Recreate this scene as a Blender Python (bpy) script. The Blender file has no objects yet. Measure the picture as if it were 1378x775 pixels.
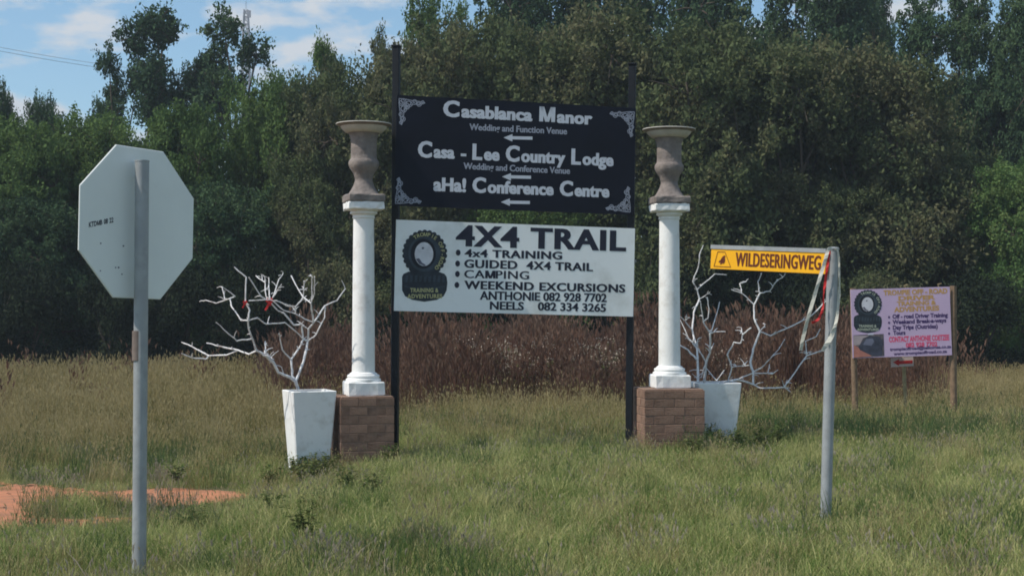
import bpy, math, random
import numpy as np
from mathutils import Vector, Matrix
R = math.radians
random.seed(7); rng = np.random.default_rng(7)
SC = bpy.context.scene
COL = SC.collection

# ------------------------------------------------------------------ camera
F = 2000.0; CX, CY = 689.0, 387.5; PITCH = math.atan((420 - CY) / F); EYE = 1.56
cam = bpy.data.cameras.new("camera"); cam.sensor_width = 36; cam.lens = F / 1378 * 36
cam.clip_start = 0.1; cam.clip_end = 6000
camo = bpy.data.objects.new("camera", cam); COL.objects.link(camo)
camo.location = (0, 0, EYE); camo.rotation_euler = (math.pi / 2 + PITCH, 0, 0)
SC.camera = camo
# ------------------------------------------------------------------ light
SUN_EL = R(52); SUN_AZ = R(-110)          # azimuth clockwise from +Y (view direction): the sun stands to the left
sd = Vector((math.sin(SUN_AZ) * math.cos(SUN_EL), math.cos(SUN_AZ) * math.cos(SUN_EL), math.sin(SUN_EL)))
sl = bpy.data.lights.new("sun", 'SUN'); sl.energy = 3.1; sl.angle = R(0.6); sl.color = (1.0, 0.93, 0.83)
so = bpy.data.objects.new("sun", sl); COL.objects.link(so)
so.rotation_euler = (-sd).to_track_quat('-Z', 'Y').to_euler(); so.location = (-20, 0, 30)
W = bpy.data.worlds.new("World"); SC.world = W; W.use_nodes = True
SC.view_settings.view_transform = 'Standard'; SC.view_settings.look = 'None'
SC.view_settings.exposure = 0.42; SC.view_settings.gamma = 1.0; SC.view_settings.use_curve_mapping = False
SC.cycles.filter_width = 1.8
SC.cycles.max_bounces = 6; SC.cycles.transparent_max_bounces = 8

def world():
    nt = W.node_tree; N = nt.nodes; L = nt.links; N.clear()
    out = N.new('ShaderNodeOutputWorld'); bg = N.new('ShaderNodeBackground'); bg.inputs[1].default_value = 0.15
    sky = N.new('ShaderNodeTexSky'); sky.sky_type = 'NISHITA'; sky.sun_disc = False
    sky.sun_elevation = SUN_EL; sky.sun_rotation = SUN_AZ; sky.altitude = 1200; sky.air_density = 1.0; sky.dust_density = 1.6; sky.ozone_density = 1.6
    tc = N.new('ShaderNodeTexCoord')
    mp = N.new('ShaderNodeMapping'); mp.inputs['Scale'].default_value = (1, 1, 2.6); mp.inputs['Location'].default_value = (8.42, 4.26, 1.8)
    L.new(tc.outputs['Generated'], mp.inputs[0])
    n1 = N.new('ShaderNodeTexNoise'); n1.inputs['Scale'].default_value = 16.0; n1.inputs['Detail'].default_value = 8; n1.inputs['Roughness'].default_value = 0.55
    L.new(mp.outputs[0], n1.inputs['Vector'])
    r1 = N.new('ShaderNodeValToRGB'); r1.color_ramp.elements[0].position = 0.50; r1.color_ramp.elements[1].position = 0.63
    L.new(n1.outputs[0], r1.inputs[0])
    m = N.new('ShaderNodeMix'); m.data_type = 'RGBA'
    fac = N.new('ShaderNodeMath'); fac.operation = 'MULTIPLY'; fac.inputs[1].default_value = 0.95
    L.new(r1.outputs[0], fac.inputs[0]); L.new(fac.outputs[0], m.inputs[0])
    tint = N.new('ShaderNodeMix'); tint.data_type = 'RGBA'; tint.blend_type = 'MULTIPLY'; tint.inputs[0].default_value = 1
    tint.inputs[7].default_value = SKYTINT
    L.new(sky.outputs[0], tint.inputs[6]); L.new(tint.outputs[2], m.inputs[6])
    m.inputs[7].default_value = CLOUD
    L.new(m.outputs[2], bg.inputs[0]); L.new(bg.outputs[0], out.inputs[0])
SKYTINT = (0.65, 0.78, 0.77, 1); CLOUD = (3.5, 3.65, 3.85, 1)
world()

# ------------------------------------------------------------------ helpers
def P(px, py, Y):
    """world point seen at photo pixel px,py on the plane y=Y"""
    a = (px - CX) / F; b = (CY - py) / F
    d = Vector((a, math.cos(PITCH) - b * math.sin(PITCH), math.sin(PITCH) + b * math.cos(PITCH)))
    return Vector((0, 0, EYE)) + d * (Y / d.y)
def ray(px, py):
    a = (px - CX) / F; b = (CY - py) / F
    return Vector((a, math.cos(PITCH) - b * math.sin(PITCH), math.sin(PITCH) + b * math.cos(PITCH)))
def ss(a, b, x):
    t = np.clip((x - a) / (b - a), 0, 1); return t * t * (3 - 2 * t)
def H(x, y):
    x = np.asarray(x, float); y = np.asarray(y, float)
    return (-0.21 * ss(0.7, 2.5, -x) * ss(9.0, 12.5, y) * (1 - ss(60, 120, y))
            + 0.018 * np.sin(x * 1.3 + 0.6 * y) * np.cos(y * 0.9 - x * 0.4) + 0.03 * np.sin(x * 0.33 + 2) * np.sin(y * 0.27))
def h(x, y): return float(H(x, y))

def link(o, parent=None):
    COL.objects.link(o)
    if parent is not None: o.parent = parent
    return o
def mesh(name, verts, faces, mat=None, smooth=False):
    me = bpy.data.meshes.new(name); me.from_pydata([tuple(v) for v in verts], [], faces); me.update()
    if mat: me.materials.append(mat)
    if smooth: me.polygons.foreach_set('use_smooth', [True] * len(me.polygons))
    return me
def obj(name, verts, faces, mat, parent=None, smooth=False):
    return link(bpy.data.objects.new(name, mesh(name, verts, faces, mat, smooth)), parent)
def tag(o, label, cat, group=None, kind=None):
    if label: o['label'] = label
    if cat: o['category'] = cat
    if group: o['group'] = group
    if kind: o['kind'] = kind
    return o
def empty(name, loc, rz=0):
    o = bpy.data.objects.new(name, None); link(o); o.location = loc; o.rotation_euler = (0, 0, rz); o.empty_display_size = .2
    return o
def bigmesh(name, V, quads=None, tris=None, mat=None, attrs=None, smooth=False):
    me = bpy.data.meshes.new(name); V = np.asarray(V, np.float32)
    idx = []; sizes = []
    if quads is not None and len(quads): idx.append(np.asarray(quads, np.int32).ravel()); sizes.append(np.full(len(quads), 4, np.int32))
    if tris is not None and len(tris): idx.append(np.asarray(tris, np.int32).ravel()); sizes.append(np.full(len(tris), 3, np.int32))
    idx = np.concatenate(idx); sizes = np.concatenate(sizes)
    me.vertices.add(len(V)); me.vertices.foreach_set('co', V.ravel())
    me.loops.add(len(idx)); me.loops.foreach_set('vertex_index', idx)
    me.polygons.add(len(sizes)); me.polygons.foreach_set('loop_start', np.concatenate([[0], np.cumsum(sizes)[:-1]]).astype(np.int32))
    me.update(calc_edges=True)
    for k, (dom, arr) in (attrs or {}).items():
        a = me.attributes.new(k, 'FLOAT', dom); a.data.foreach_set('value', np.asarray(arr, np.float32))
    if smooth: me.polygons.foreach_set('use_smooth', np.ones(len(sizes), bool))
    if mat: me.materials.append(mat)
    return me
class MB:
    def __init__(s): s.v = []; s.f = []
    def add(s, vs, fs):
        b = len(s.v); s.v += [Vector(v) for v in vs]; s.f += [tuple(i + b for i in f) for f in fs]; return s
    def box(s, c, d, M=None, bev=0.0):
        x, y, z = d[0] / 2, d[1] / 2, d[2] / 2; c = Vector(c)
        if bev <= 0:
            vs = [Vector((i * x, j * y, k * z)) for k in (-1, 1) for j in (-1, 1) for i in (-1, 1)]
            fs = [(0, 2, 3, 1), (4, 5, 7, 6), (0, 1, 5, 4), (2, 6, 7, 3), (0, 4, 6, 2), (1, 3, 7, 5)]
        else:                                  # chamfered vertical and horizontal edges: stacked rings
            b = bev; vs = []; fs = []
            def ring(hx, hy, z_, cb):
                return [(-hx + cb, -hy, z_), (hx - cb, -hy, z_), (hx, -hy + cb, z_), (hx, hy - cb, z_), (hx - cb, hy, z_), (-hx + cb, hy, z_), (-hx, hy - cb, z_), (-hx, -hy + cb, z_)]
            for (q, zz) in ((b, -z), (0, -z + b), (0, z - b), (b, z)):
                vs += [Vector(p) for p in ring(x - q, y - q, zz, b)]
            for k in range(3):
                for i in range(8): fs.append((k * 8 + i, k * 8 + (i + 1) % 8, k * 8 + 8 + (i + 1) % 8, k * 8 + 8 + i))
            fs.append(tuple(range(7, -1, -1))); fs.append(tuple(range(24, 32)))
        if M is not None: vs = [M @ v for v in vs]
        return s.add([v + c for v in vs], fs)
    def tube(s, pts, rad, n=8, cap=True, jit=0):
        pts = [Vector(p) for p in pts]
        if not hasattr(rad, '__len__'): rad = [rad] * len(pts)
        vs = []; fs = []; up = None
        for i, p in enumerate(pts):
            t = (pts[min(i + 1, len(pts) - 1)] - pts[max(i - 1, 0)]).normalized()
            if up is None: up = Vector((0, 0, 1)) if abs(t.z) < .9 else Vector((1, 0, 0))
            a = t.cross(up)
            if a.length < 1e-4: a = t.cross(Vector((0.3, 1, 0.2)))
            a.normalize(); b = a.cross(t).normalized(); up = b
            for k in range(n):
                an = 2 * math.pi * k / n; r = rad[i] * (1 + random.uniform(-jit, jit))
                vs.append(p + (a * math.cos(an) + b * math.sin(an)) * r)
        for i in range(len(pts) - 1):
            for k in range(n): fs.append((i * n + k, i * n + (k + 1) % n, (i + 1) * n + (k + 1) % n, (i + 1) * n + k))
        if cap: fs.append(tuple(range(n - 1, -1, -1))); fs.append(tuple(range((len(pts) - 1) * n, len(pts) * n)))
        return s.add(vs, fs)
    def lathe(s, prof, n=32, c=(0, 0, 0)):
        vs = []; fs = []; c = Vector(c)
        for r, z in prof:
            for k in range(n):
                an = 2 * math.pi * k / n; vs.append(c + Vector((r * math.cos(an), r * math.sin(an), z)))
        for i in range(len(prof) - 1):
            for k in range(n): fs.append((i * n + k, i * n + (k + 1) % n, (i + 1) * n + (k + 1) % n, (i + 1) * n + k))
        fs.append(tuple(range(n - 1, -1, -1))); fs.append(tuple(range((len(prof) - 1) * n, len(prof) * n)))
        return s.add(vs, fs)
    def build(s, name, mat, parent=None, smooth=False):
        o = obj(name, s.v, s.f, mat, parent, smooth)
        if smooth:
            try: o.data.set_sharp_from_angle(angle=R(38))
            except Exception: pass
        return o

# ------------------------------------------------------------------ materials
def mat(name, col, rough=0.8, var=0.12, scale=6.0, bump=0.0, bscale=40, metal=0.0, spec=0.3, dirt=None, dscale=2.0, dlo=.5, dhi=.75, objrand=0.0, coord='Object'):
    m = bpy.data.materials.new(name); m.use_nodes = True; nt = m.node_tree; N = nt.nodes; L = nt.links
    b = N['Principled BSDF']; b.inputs['Roughness'].default_value = rough; b.inputs['Metallic'].default_value = metal
    b.inputs['Specular IOR Level'].default_value = spec
    tc = N.new('ShaderNodeTexCoord')
    if coord == 'World':
        g = N.new('ShaderNodeNewGeometry'); src = g.outputs['Position']
    else: src = tc.outputs['Object']
    n = N.new('ShaderNodeTexNoise'); n.inputs['Scale'].default_value = scale; n.inputs['Detail'].default_value = 6; n.inputs['Roughness'].default_value = .6
    L.new(src, n.inputs['Vector'])
    r = N.new('ShaderNodeValToRGB')
    r.color_ramp.elements[0].position = .3; r.color_ramp.elements[1].position = .7
    r.color_ramp.elements[0].color = (*[c * (1 - var) for c in col], 1); r.color_ramp.elements[1].color = (*[min(1, c * (1 + var)) for c in col], 1)
    L.new(n.outputs[0], r.inputs[0]); last = r.outputs[0]
    if objrand:
        oi = N.new('ShaderNodeObjectInfo'); mr = N.new('ShaderNodeMapRange'); mr.inputs[3].default_value = 1 - objrand; mr.inputs[4].default_value = 1 + objrand
        L.new(oi.outputs['Random'], mr.inputs[0]); hs = N.new('ShaderNodeMix'); hs.data_type = 'RGBA'; hs.blend_type = 'MULTIPLY'; hs.inputs[0].default_value = 1
        L.new(last, hs.inputs[6]); L.new(mr.outputs[0], hs.inputs[7]); last = hs.outputs[2]
    if dirt:
        n2 = N.new('ShaderNodeTexNoise'); n2.inputs['Scale'].default_value = dscale; n2.inputs['Detail'].default_value = 8; n2.inputs['Roughness'].default_value = .65
        L.new(src, n2.inputs['Vector']); r2 = N.new('ShaderNodeValToRGB'); r2.color_ramp.elements[0].position = dlo; r2.color_ramp.elements[1].position = dhi
        mx = N.new('ShaderNodeMix'); mx.data_type = 'RGBA'; L.new(n2.outputs[0], r2.inputs[0]); L.new(r2.outputs[0], mx.inputs[0])
        L.new(last, mx.inputs[6]); mx.inputs[7].default_value = (*dirt, 1); last = mx.outputs[2]
    L.new(last, b.inputs['Base Color'])
    if bump:
        n3 = N.new('ShaderNodeTexNoise'); n3.inputs['Scale'].default_value = bscale; n3.inputs['Detail'].default_value = 5; L.new(src, n3.inputs['Vector'])
        bp = N.new('ShaderNodeBump'); bp.inputs['Strength'].default_value = bump; bp.inputs['Distance'].default_value = .01
        L.new(n3.outputs[0], bp.inputs['Height']); L.new(bp.outputs[0], b.inputs['Normal'])
    return m

def leafmat(name, ramp, nscale=0.35, namp=0.5, transl=0.25, tintamp=0.6, seedoff=0.0, objamp=.15):
    """plant colour: per-leaf tint attribute + slow world noise picks a colour from the ramp"""
    m = bpy.data.materials.new(name); m.use_nodes = True; nt = m.node_tree; N = nt.nodes; L = nt.links; N.clear()
    out = N.new('ShaderNodeOutputMaterial')
    at = N.new('ShaderNodeAttribute'); at.attribute_name = 'tint'
    g = N.new('ShaderNodeNewGeometry'); n = N.new('ShaderNodeTexNoise'); n.inputs['Scale'].default_value = nscale; n.inputs['Detail'].default_value = 4
    mp = N.new('ShaderNodeMapping'); mp.inputs['Location'].default_value = (seedoff, seedoff * .7, 0)
    L.new(g.outputs['Position'], mp.inputs[0]); L.new(mp.outputs[0], n.inputs['Vector'])
    a = N.new('ShaderNodeMath'); a.operation = 'MULTIPLY_ADD'; a.inputs[1].default_value = tintamp; a.inputs[2].default_value = .5 - tintamp / 2
    L.new(at.outputs['Fac'], a.inputs[0])
    c = N.new('ShaderNodeMath'); c.operation = 'SUBTRACT'; c.inputs[1].default_value = .5; L.new(n.outputs[0], c.inputs[0])
    d = N.new('ShaderNodeMath'); d.operation = 'MULTIPLY_ADD'; d.inputs[1].default_value = namp * 3; L.new(c.outputs[0], d.inputs[0]); L.new(a.outputs[0], d.inputs[2])
    oi = N.new('ShaderNodeObjectInfo'); e = N.new('ShaderNodeMath'); e.operation = 'MULTIPLY_ADD'; e.inputs[1].default_value = objamp
    L.new(oi.outputs['Random'], e.inputs[0]); L.new(d.outputs[0], e.inputs[2])
    r = N.new('ShaderNodeValToRGB'); el = r.color_ramp.elements
    while len(el) > 1: el.remove(el[-1])
    el[0].position = 0; el[0].color = (*ramp[0], 1)
    for i, col in enumerate(ramp[1:]):
        q = el.new((i + 1) / (len(ramp) - 1)); q.color = (*col, 1)
    L.new(e.outputs[0], r.inputs[0])
    df = N.new('ShaderNodeBsdfDiffuse'); tr = N.new('ShaderNodeBsdfTranslucent'); ms = N.new('ShaderNodeMixShader'); ms.inputs[0].default_value = transl
    L.new(r.outputs[0], df.inputs[0]); L.new(r.outputs[0], tr.inputs[0]); L.new(df.outputs[0], ms.inputs[1]); L.new(tr.outputs[0], ms.inputs[2])
    L.new(ms.outputs[0], out.inputs[0])
    return m

M = {}
M['ground'] = mat('ground_soil', (0.13, 0.10, 0.055), .95, .3, 1.2, .6, 30, dirt=(0.10, 0.11, 0.045), dscale=.6, dlo=.4, dhi=.6)
M['dirt'] = mat('red_dirt', (0.46, 0.19, 0.10), .95, .2, 2.2, .8, 12, dirt=(0.30, 0.15, 0.085), dscale=5, dlo=.45, dhi=.65)
M['white_paint'] = mat('white_masonry_paint', (0.84, 0.84, 0.82), .6, .03, 3, .25, 30, dirt=(0.50, 0.46, 0.40), dscale=5, dlo=.52, dhi=.85)
M['stone'] = mat('brown_cast_stone', (0.21, 0.18, 0.165), .9, .3, 9, .9, 30, dirt=(0.34, 0.29, 0.25), dscale=5, dlo=.5, dhi=.75)
M['stone_rim'] = mat('pale_worn_rim', (0.55, 0.52, 0.47), .9, .15, 10, .3)
M['brick'] = mat('brown_brick', (0.235, 0.14, 0.098), .92, .22, 12, .6, 60, dirt=(0.26, 0.17, 0.12), dscale=4, dlo=.5, dhi=.8, objrand=.22)
M['mortar'] = mat('grey_brown_mortar', (0.225, 0.145, 0.105), .95, .15, 20, .4)
M['black_steel'] = mat('black_painted_steel', (0.008, 0.010, 0.014), .55, .2, 8, spec=.25)
M['black_board'] = mat('black_sign_face', (0.006, 0.008, 0.017), .6, .25, 3, spec=.2)
M['white_board'] = mat('white_sign_face', (0.88, 0.90, 0.89), .5, .02, 2, dirt=(0.62, 0.62, 0.58), dscale=2.5, dlo=.5, dhi=.85)
M['letter_white'] = mat('off_white_lettering', (0.62, 0.64, 0.70), .6, .08, 20)
M['letter_grey'] = mat('grey_small_lettering', (0.36, 0.38, 0.45), .6, .08, 20)
M['letter_black'] = mat('black_lettering', (0.018, 0.02, 0.038), .55, .15, 20)
M['letter_cream'] = mat('pale_yellow_lettering', (0.48, 0.46, 0.22), .6, .1, 20)
M['letter_mint'] = mat('pale_green_white_lettering', (0.45, 0.50, 0.40), .6, .1, 20)
M['tyre'] = mat('printed_tyre_black', (0.022, 0.030, 0.040), .6, .4, 8)
M['tyre_mid'] = mat('printed_tyre_sidewall', (0.040, 0.055, 0.072), .6, .3, 8)
M['tyre_dark'] = mat('printed_tyre_hollow', (0.010, 0.012, 0.02), .6, .2, 8)
M['hub'] = mat('printed_hub_grey', (0.62, 0.62, 0.66), .5, .2, 9)
M['hub_dark'] = mat('printed_hub_shade', (0.12, 0.12, 0.16), .5, .25, 9)
M['galv'] = mat('galvanised_steel', (0.36, 0.375, 0.38), .55, .16, 14, .1, 30, metal=.25, dirt=(0.25, 0.26, 0.28), dscale=7, dlo=.5, dhi=.8)
M['galv_sign'] = mat('painted_back_of_sign', (0.82, 0.85, 0.82), .55, .03, 3, dirt=(0.7, 0.72, 0.72), dscale=5, dlo=.62, dhi=.95)
M['stop_red'] = mat('red_stop_face', (0.5, 0.02, 0.02), .4, .05, 3)
M['rust'] = mat('rust_patch', (0.19, 0.15, 0.13), .8, .2, 20)
M['yellow'] = mat('yellow_street_sign', (0.90, 0.44, 0.012), .45, .04, 4)
M['sign_brown'] = mat('dark_brown_print', (0.13, 0.03, 0.012), .5, .1, 10)
M['purple'] = mat('lilac_sign_face', (0.56, 0.42, 0.59), .6, .06, 3, dirt=(0.46, 0.36, 0.48), dscale=3, dlo=.55, dhi=.9)
M['p_yellow'] = mat('mustard_lettering', (0.52, 0.30, 0.10), .6, .1, 20)
M['p_red'] = mat('pink_red_lettering', (0.72, 0.07, 0.16), .6, .1, 20)
M['p_dark'] = mat('dark_violet_lettering', (0.06, 0.03, 0.12), .6, .1, 20)
M['wood_post'] = mat('weathered_wood_post', (0.20, 0.135, 0.085), .95, .3, 12, .6, 30)
M['wood_pale'] = mat('pale_wood_stake', (0.30, 0.24, 0.13), .95, .25, 12, .5, 30)
M['tape'] = mat('cream_tape', (0.60, 0.58, 0.50), .6, .1, 12)
M['tape_red'] = mat('red_tape', (0.55, 0.03, 0.03), .6, .15, 12)
M['branch'] = mat('white_painted_branch', (0.76, 0.75, 0.75), .75, .18, 25, .5, 60, dirt=(0.36, 0.32, 0.31), dscale=14, dlo=.52, dhi=.7)
M['soil'] = mat('potting_soil', (0.05, 0.035, 0.025), .95, .3, 20, .5)
M['bark'] = mat('grey_brown_bark', (0.10, 0.08, 0.06), .95, .3, 8, .8, 30)
M['mast'] = mat('mast_steel', (0.26, 0.25, 0.27), .7, .1, 1)
M['wire'] = mat('wire_aluminium', (0.22, 0.22, 0.23), .6, .1, 1)
M['arrow_white'] = mat('small_white_plate', (0.62, 0.52, 0.50), .6, .06, 8)

# ------------------------------------------------------------------ ground
def ground():
    xs = np.concatenate([[-3000, -1200, -500, -200, -100, -60], np.arange(-40, 40.1, .5), [60, 100, 200, 500, 1200, 3000]])
    ys = np.concatenate([[-800, -200, -60, -20], np.arange(-6, 60.1, .5), [75, 100, 160, 300, 700, 1600, 4000]])
    X, Y = np.meshgrid(xs, ys); V = np.stack([X, Y, H(X, Y)], -1).reshape(-1, 3); nx = len(xs)
    i = np.arange(len(ys) - 1)[:, None] * nx + np.arange(nx - 1)[None]; i = i.ravel()
    me = bigmesh('ground', V, np.stack([i, i + 1, i + nx + 1, i + nx], 1), mat=M['ground'], smooth=True)
    tag(link(bpy.data.objects.new('ground', me)), None, None, kind='structure')
ground()
def in_dirt(x, y):
    """>0 inside the bare red earth patch"""
    e = .18 * np.sin(x * 11 + 3 * y) * np.sin(y * 9 - x * 4) + .12 * np.sin(x * 23 + y * 17) + 0.35 * np.sin(x * 2.1 + y) + 0.25 * np.sin(y * 3.3 - x * 1.1 + 1) + .22 * np.sin(x * 5.3 + 2.2 * y)
    a = 1 - ((x + 5.8) / 2.5) ** 2 - ((y - 13.0) / 2.3) ** 2 + e * .35
    b = 1 - ((x + 3.75) / 1.15) ** 2 - ((y - 14.25 - .12 * (x + 3.4)) / .6) ** 2 + e * .5
    c = 1 - ((x + 12) / 7) ** 2 - ((y - 14.4) / 2.4) ** 2 + e * .3
    isl = 1.6 * np.exp(-((x + 3.95) / .38) ** 2 - ((y - 13.5) / .75) ** 2) + 1.0 * np.exp(-((x + 4.9) / .22) ** 2 - ((y - 12.6) / .3) ** 2)
    return np.maximum(np.maximum(a, b), c) - isl
def dirt():
    xs = np.arange(-19, -1.0, .1); ys = np.arange(11, 18, .1)
    X, Y = np.meshgrid(xs, ys); D = in_dirt(X, Y); nx = len(xs)
    Z = H(X, Y) + .012 + .012 * np.clip(D, -1, .3) + 0.004 * np.sin(X * 9) * np.sin(Y * 11)
    i = (np.arange(len(ys) - 1)[:, None] * nx + np.arange(nx - 1)[None]).ravel()
    ok = D.ravel()[i] > -.12
    i = i[ok]; q = np.stack([i, i + 1, i + nx + 1, i + nx], 1)
    me = bigmesh('dirt_patch', np.stack([X, Y, Z], -1).reshape(-1, 3), q, mat=M['dirt'], smooth=True)
    tag(link(bpy.data.objects.new('dirt_track', me)), None, None, kind='structure')
dirt()

# ------------------------------------------------------------------ text
def text_mesh(body, bold=0.0, space=1.0):
    c = bpy.data.curves.new('lettering', 'FONT'); c.body = body; c.size = 1.0; c.resolution_u = 3; c.offset = bold; c.space_character = space
    o = bpy.data.objects.new('lettering', c); COL.objects.link(o)
    bpy.context.view_layer.update()
    me = bpy.data.meshes.new_from_object(o.evaluated_get(bpy.context.evaluated_depsgraph_get()))
    v = np.zeros(len(me.vertices) * 3, np.float32); me.vertices.foreach_get('co', v); v = v.reshape(-1, 3)
    f = [tuple(p.vertices) for p in me.polygons]
    bpy.data.objects.remove(o); bpy.data.curves.remove(c); bpy.data.meshes.remove(me)
    return v[:, :2].copy(), f
CAP = None
def letter_m():
    c = caph(); w = c * .98; t = c * .19
    L = [(0, 0), (0, c), (t * 1.25, c), (t, 0)]; A = [(t * .35, c), (w / 2 - t * .52, 0), (w / 2, 0), (w / 2, c * .22), (t * 1.3, c)]
    V = L + [(w - x, y) for x, y in L] + A + [(w - x, y) for x, y in A]
    V = np.array(V); V[8:13, 0] += 0
    return V, [(3, 2, 1, 0), (4, 5, 6, 7), (12, 11, 10, 9, 8), (13, 14, 15, 16, 17)]
def seg_text(segs, bold=.02, space=1.0, gap=.06, wsp=.32):
    """segs: list of (string, size); returns 2d verts, faces, baseline at 0"""
    V = []; Fs = []; x = 0; n = 0; parts = []
    for s, size in segs:                       # the letter M is drawn by hand, heavy and open
        for k, piece in enumerate(s.split('M')):
            if k: parts.append(('M', size))
            if piece: parts += ([(' ', size)] if piece[0] == ' ' and s != ' ' else []) + [(piece, size)] + ([(' ', size)] if piece[-1] == ' ' and s != ' ' else [])
    for s, size in parts:
        if s == ' ': x += wsp * size; continue
        v, f = letter_m() if s == 'M' else text_mesh(s, bold, space)
        v = v * size; v[:, 0] += x - v[:, 0].min(); x = v[:, 0].max() + gap * size
        V.append(v); Fs += [tuple(i + n for i in q) for q in f]; n += len(v)
    return np.concatenate(V), Fs
CAPH = None
def caph():
    global CAPH
    if CAPH is None:
        v, _ = text_mesh('H', 0); CAPH = v[:, 1].max()
    return CAPH

class Board:
    """a flat rectangular panel fitted through four photo points, standing in a vertical plane through two depths"""
    def __init__(s, q, YL, YR, xl, xr):
        A = P(xl, 300, YL); B = P(xr, 300, YR); d = (B - A); d.z = 0; d.normalize()
        s.n = Vector((d.y, -d.x, 0)); s.p0 = Vector((A.x, A.y, 0))
        c = [s.hit(*p) for p in q]                       # TL TR BR BL
        s.c = (c[0] + c[1] + c[2] + c[3]) / 4
        u = ((c[1] - c[0]) + (c[2] - c[3])); s.w = u.length / 2; u.normalize()
        s.h = ((c[0] - c[3]).length + (c[1] - c[2]).length) / 2
        s.u = u; s.v = s.n.cross(u).normalized() * -1
        if s.v.z < 0: s.v = -s.v
    def hit(s, px, py):
        r = ray(px, py); e = Vector((0, 0, EYE)); t = (s.p0 - e).dot(s.n) / r.dot(s.n); return e + r * t
    def uv(s, px, py):
        d = s.hit(px, py) - s.c; return np.array([d.dot(s.u), d.dot(s.v)])
    def W(s, a, b, off=0.0): return s.c + s.u * float(a) + s.v * float(b) + s.n * off
    def slab(s, t=.02):
        w, hh = s.w / 2, s.h / 2; mb = MB()
        vs = [s.W(a, b, o) for o in (-t, 0) for (a, b) in ((-w, -hh), (w, -hh), (w, hh), (-w, hh))]
        return mb.add(vs, [(0, 3, 2, 1), (4, 5, 6, 7), (0, 1, 5, 4), (1, 2, 6, 5), (2, 3, 7, 6), (3, 0, 4, 7)])
    def poly(s, name, pts, m, parent, off=.0025, t=.0015):
        """flat print shape from uv points"""
        n = len(pts); mb = MB()
        mb.add([s.W(a, b, off) for a, b in pts] + [s.W(a, b, off - t) for a, b in pts],
               [tuple(range(n))] + [(i, n + i, n + (i + 1) % n, (i + 1) % n) for i in range(n)])
        return mb.build(name, m, parent)
    def flat(s, name, v, f, m, parent, off=.003):
        return obj(name, [s.W(a, b, off) for a, b in v], f, m, parent)
    def text(s, segs, p0, p1, cap, m, parent, bold=.02, space=1.0, off=.0014, gap=.06, name='lettering', wsp=.32, heavy=0.0):
        """p0,p1: photo pixels of baseline ends; cap: capital height in photo pixels (of size-1 letters)"""
        if isinstance(segs, str): segs = [(segs, 1)]
        v, f = seg_text(segs, bold, space, gap, wsp)
        lay = np.zeros(len(v))
        if heavy:
            n0 = len(v); f0 = f; v = np.concatenate([v, v + [heavy, 0], v - [heavy, 0]]); lay = np.repeat([0, .0002, .0004], n0)
            f = f0 + [tuple(i + n0 for i in q) for q in f0] + [tuple(i + 2 * n0 for i in q) for q in f0]
        a = s.uv(*p0); b = s.uv(*p1); e = b - a; Lw = np.linalg.norm(e); e = e / Lw; nrm = np.array([-e[1], e[0]])
        capm = abs(s.uv(p0[0], p0[1] - cap)[1] - a[1])
        x0, x1 = v[:, 0].min(), v[:, 0].max()
        X = (v[:, 0] - x0) / (x1 - x0) * Lw; Yv = v[:, 1] / caph() * capm
        uv = a[None] + X[:, None] * e[None] + Yv[:, None] * nrm[None]
        return obj(name, [s.W(p[0], p[1], off + l) for p, l in zip(uv, lay)], f, m, parent)

# ------------------------------------------------------------------ main double sign
YL, YR = 16.35, 16.9
sign = empty('lodge_signboard', P(690, 420, 16.62) * Vector((1, 1, 0)) if False else Vector((0, 0, 0)))
_c = P(690, 420, 16.62); sign.location = (_c.x, _c.y, h(_c.x, _c.y))
tag(sign, 'tall double signboard on two black posts, black lodge panel above white 4x4 trail panel', 'signboard')
bpy.context.view_layer.update()
def world_child(o, root):
    """child built in world coordinates"""
    o.matrix_parent_inverse = root.matrix_world.inverted(); return o
def fix_tree(root):
    bpy.context.view_layer.update()
    inv = root.matrix_world.inverted()
    for ch in root.children: ch.matrix_parent_inverse = inv

for (tx, ty, bx, by, Y) in ((533.5, 64, 531, 612, YL + .06), (851, 88, 846, 600, YR + .06)):
    T = P(tx, ty, Y); B = P(bx, by + 25, Y); B.z = h(B.x, B.y) - .3
    mb = MB(); d = (T - B); L_ = d.length
    Mx = d.to_track_quat('Z', 'Y').to_matrix() @ Matrix.Rotation(R(-11), 3, 'Z')
    mb.box((T + B) / 2, (.078, .078, L_), Mx, .006)
    mb.box(T + d.normalized() * .012, (.10, .10, .02), Mx, .004)
    mb.build('post', M['black_steel'], sign)
bk = Board([(536.5, 127.4), (857.6, 146.6), (851, 288.5), (528, 277.5)], YL, YR, 533, 850)
wh = Board([(533.6, 295.6), (855.6, 307.7), (851, 425.8), (530, 418.3)], YL, YR, 533, 850)
kb = bk.slab(.025).build('black_panel', M['black_board'], sign)
kw = wh.slab(.02).build('white_panel', M['white_board'], sign)
kw['label'] = 'white lower panel advertising a 4x4 trail'
def small_caps(words):
    out = []
    for i, w in enumerate(words):
        if i: out.append((' ', 1.0))
        if w[0].isupper(): out.append((w[0], 1.27)); out.append((w[1:], 1.0)) if len(w) > 1 else None
        else: out.append((w, 1.0))
    return out
T = bk.text
T(small_caps(['Casablanca', 'Manor']), (596, 156.3), (797, 167.6), 16, M['letter_white'], kb, .03, gap=.12, heavy=.026, space=1.04)
T('Wedding and Function Venue', (631.5, 175), (763, 181), 8.3, M['letter_grey'], kb, .018, heavy=.018)
T(small_caps(['Casa', '-', 'Lee', 'Country', 'Lodge']), (562, 211), (825.5, 223.5), 16, M['letter_white'], kb, .03, gap=.12, heavy=.026, space=1.04)
T('Wedding and Conference Venue', (623.5, 227.5), (767, 234.2), 8.3, M['letter_grey'], kb, .018, heavy=.018)
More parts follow.
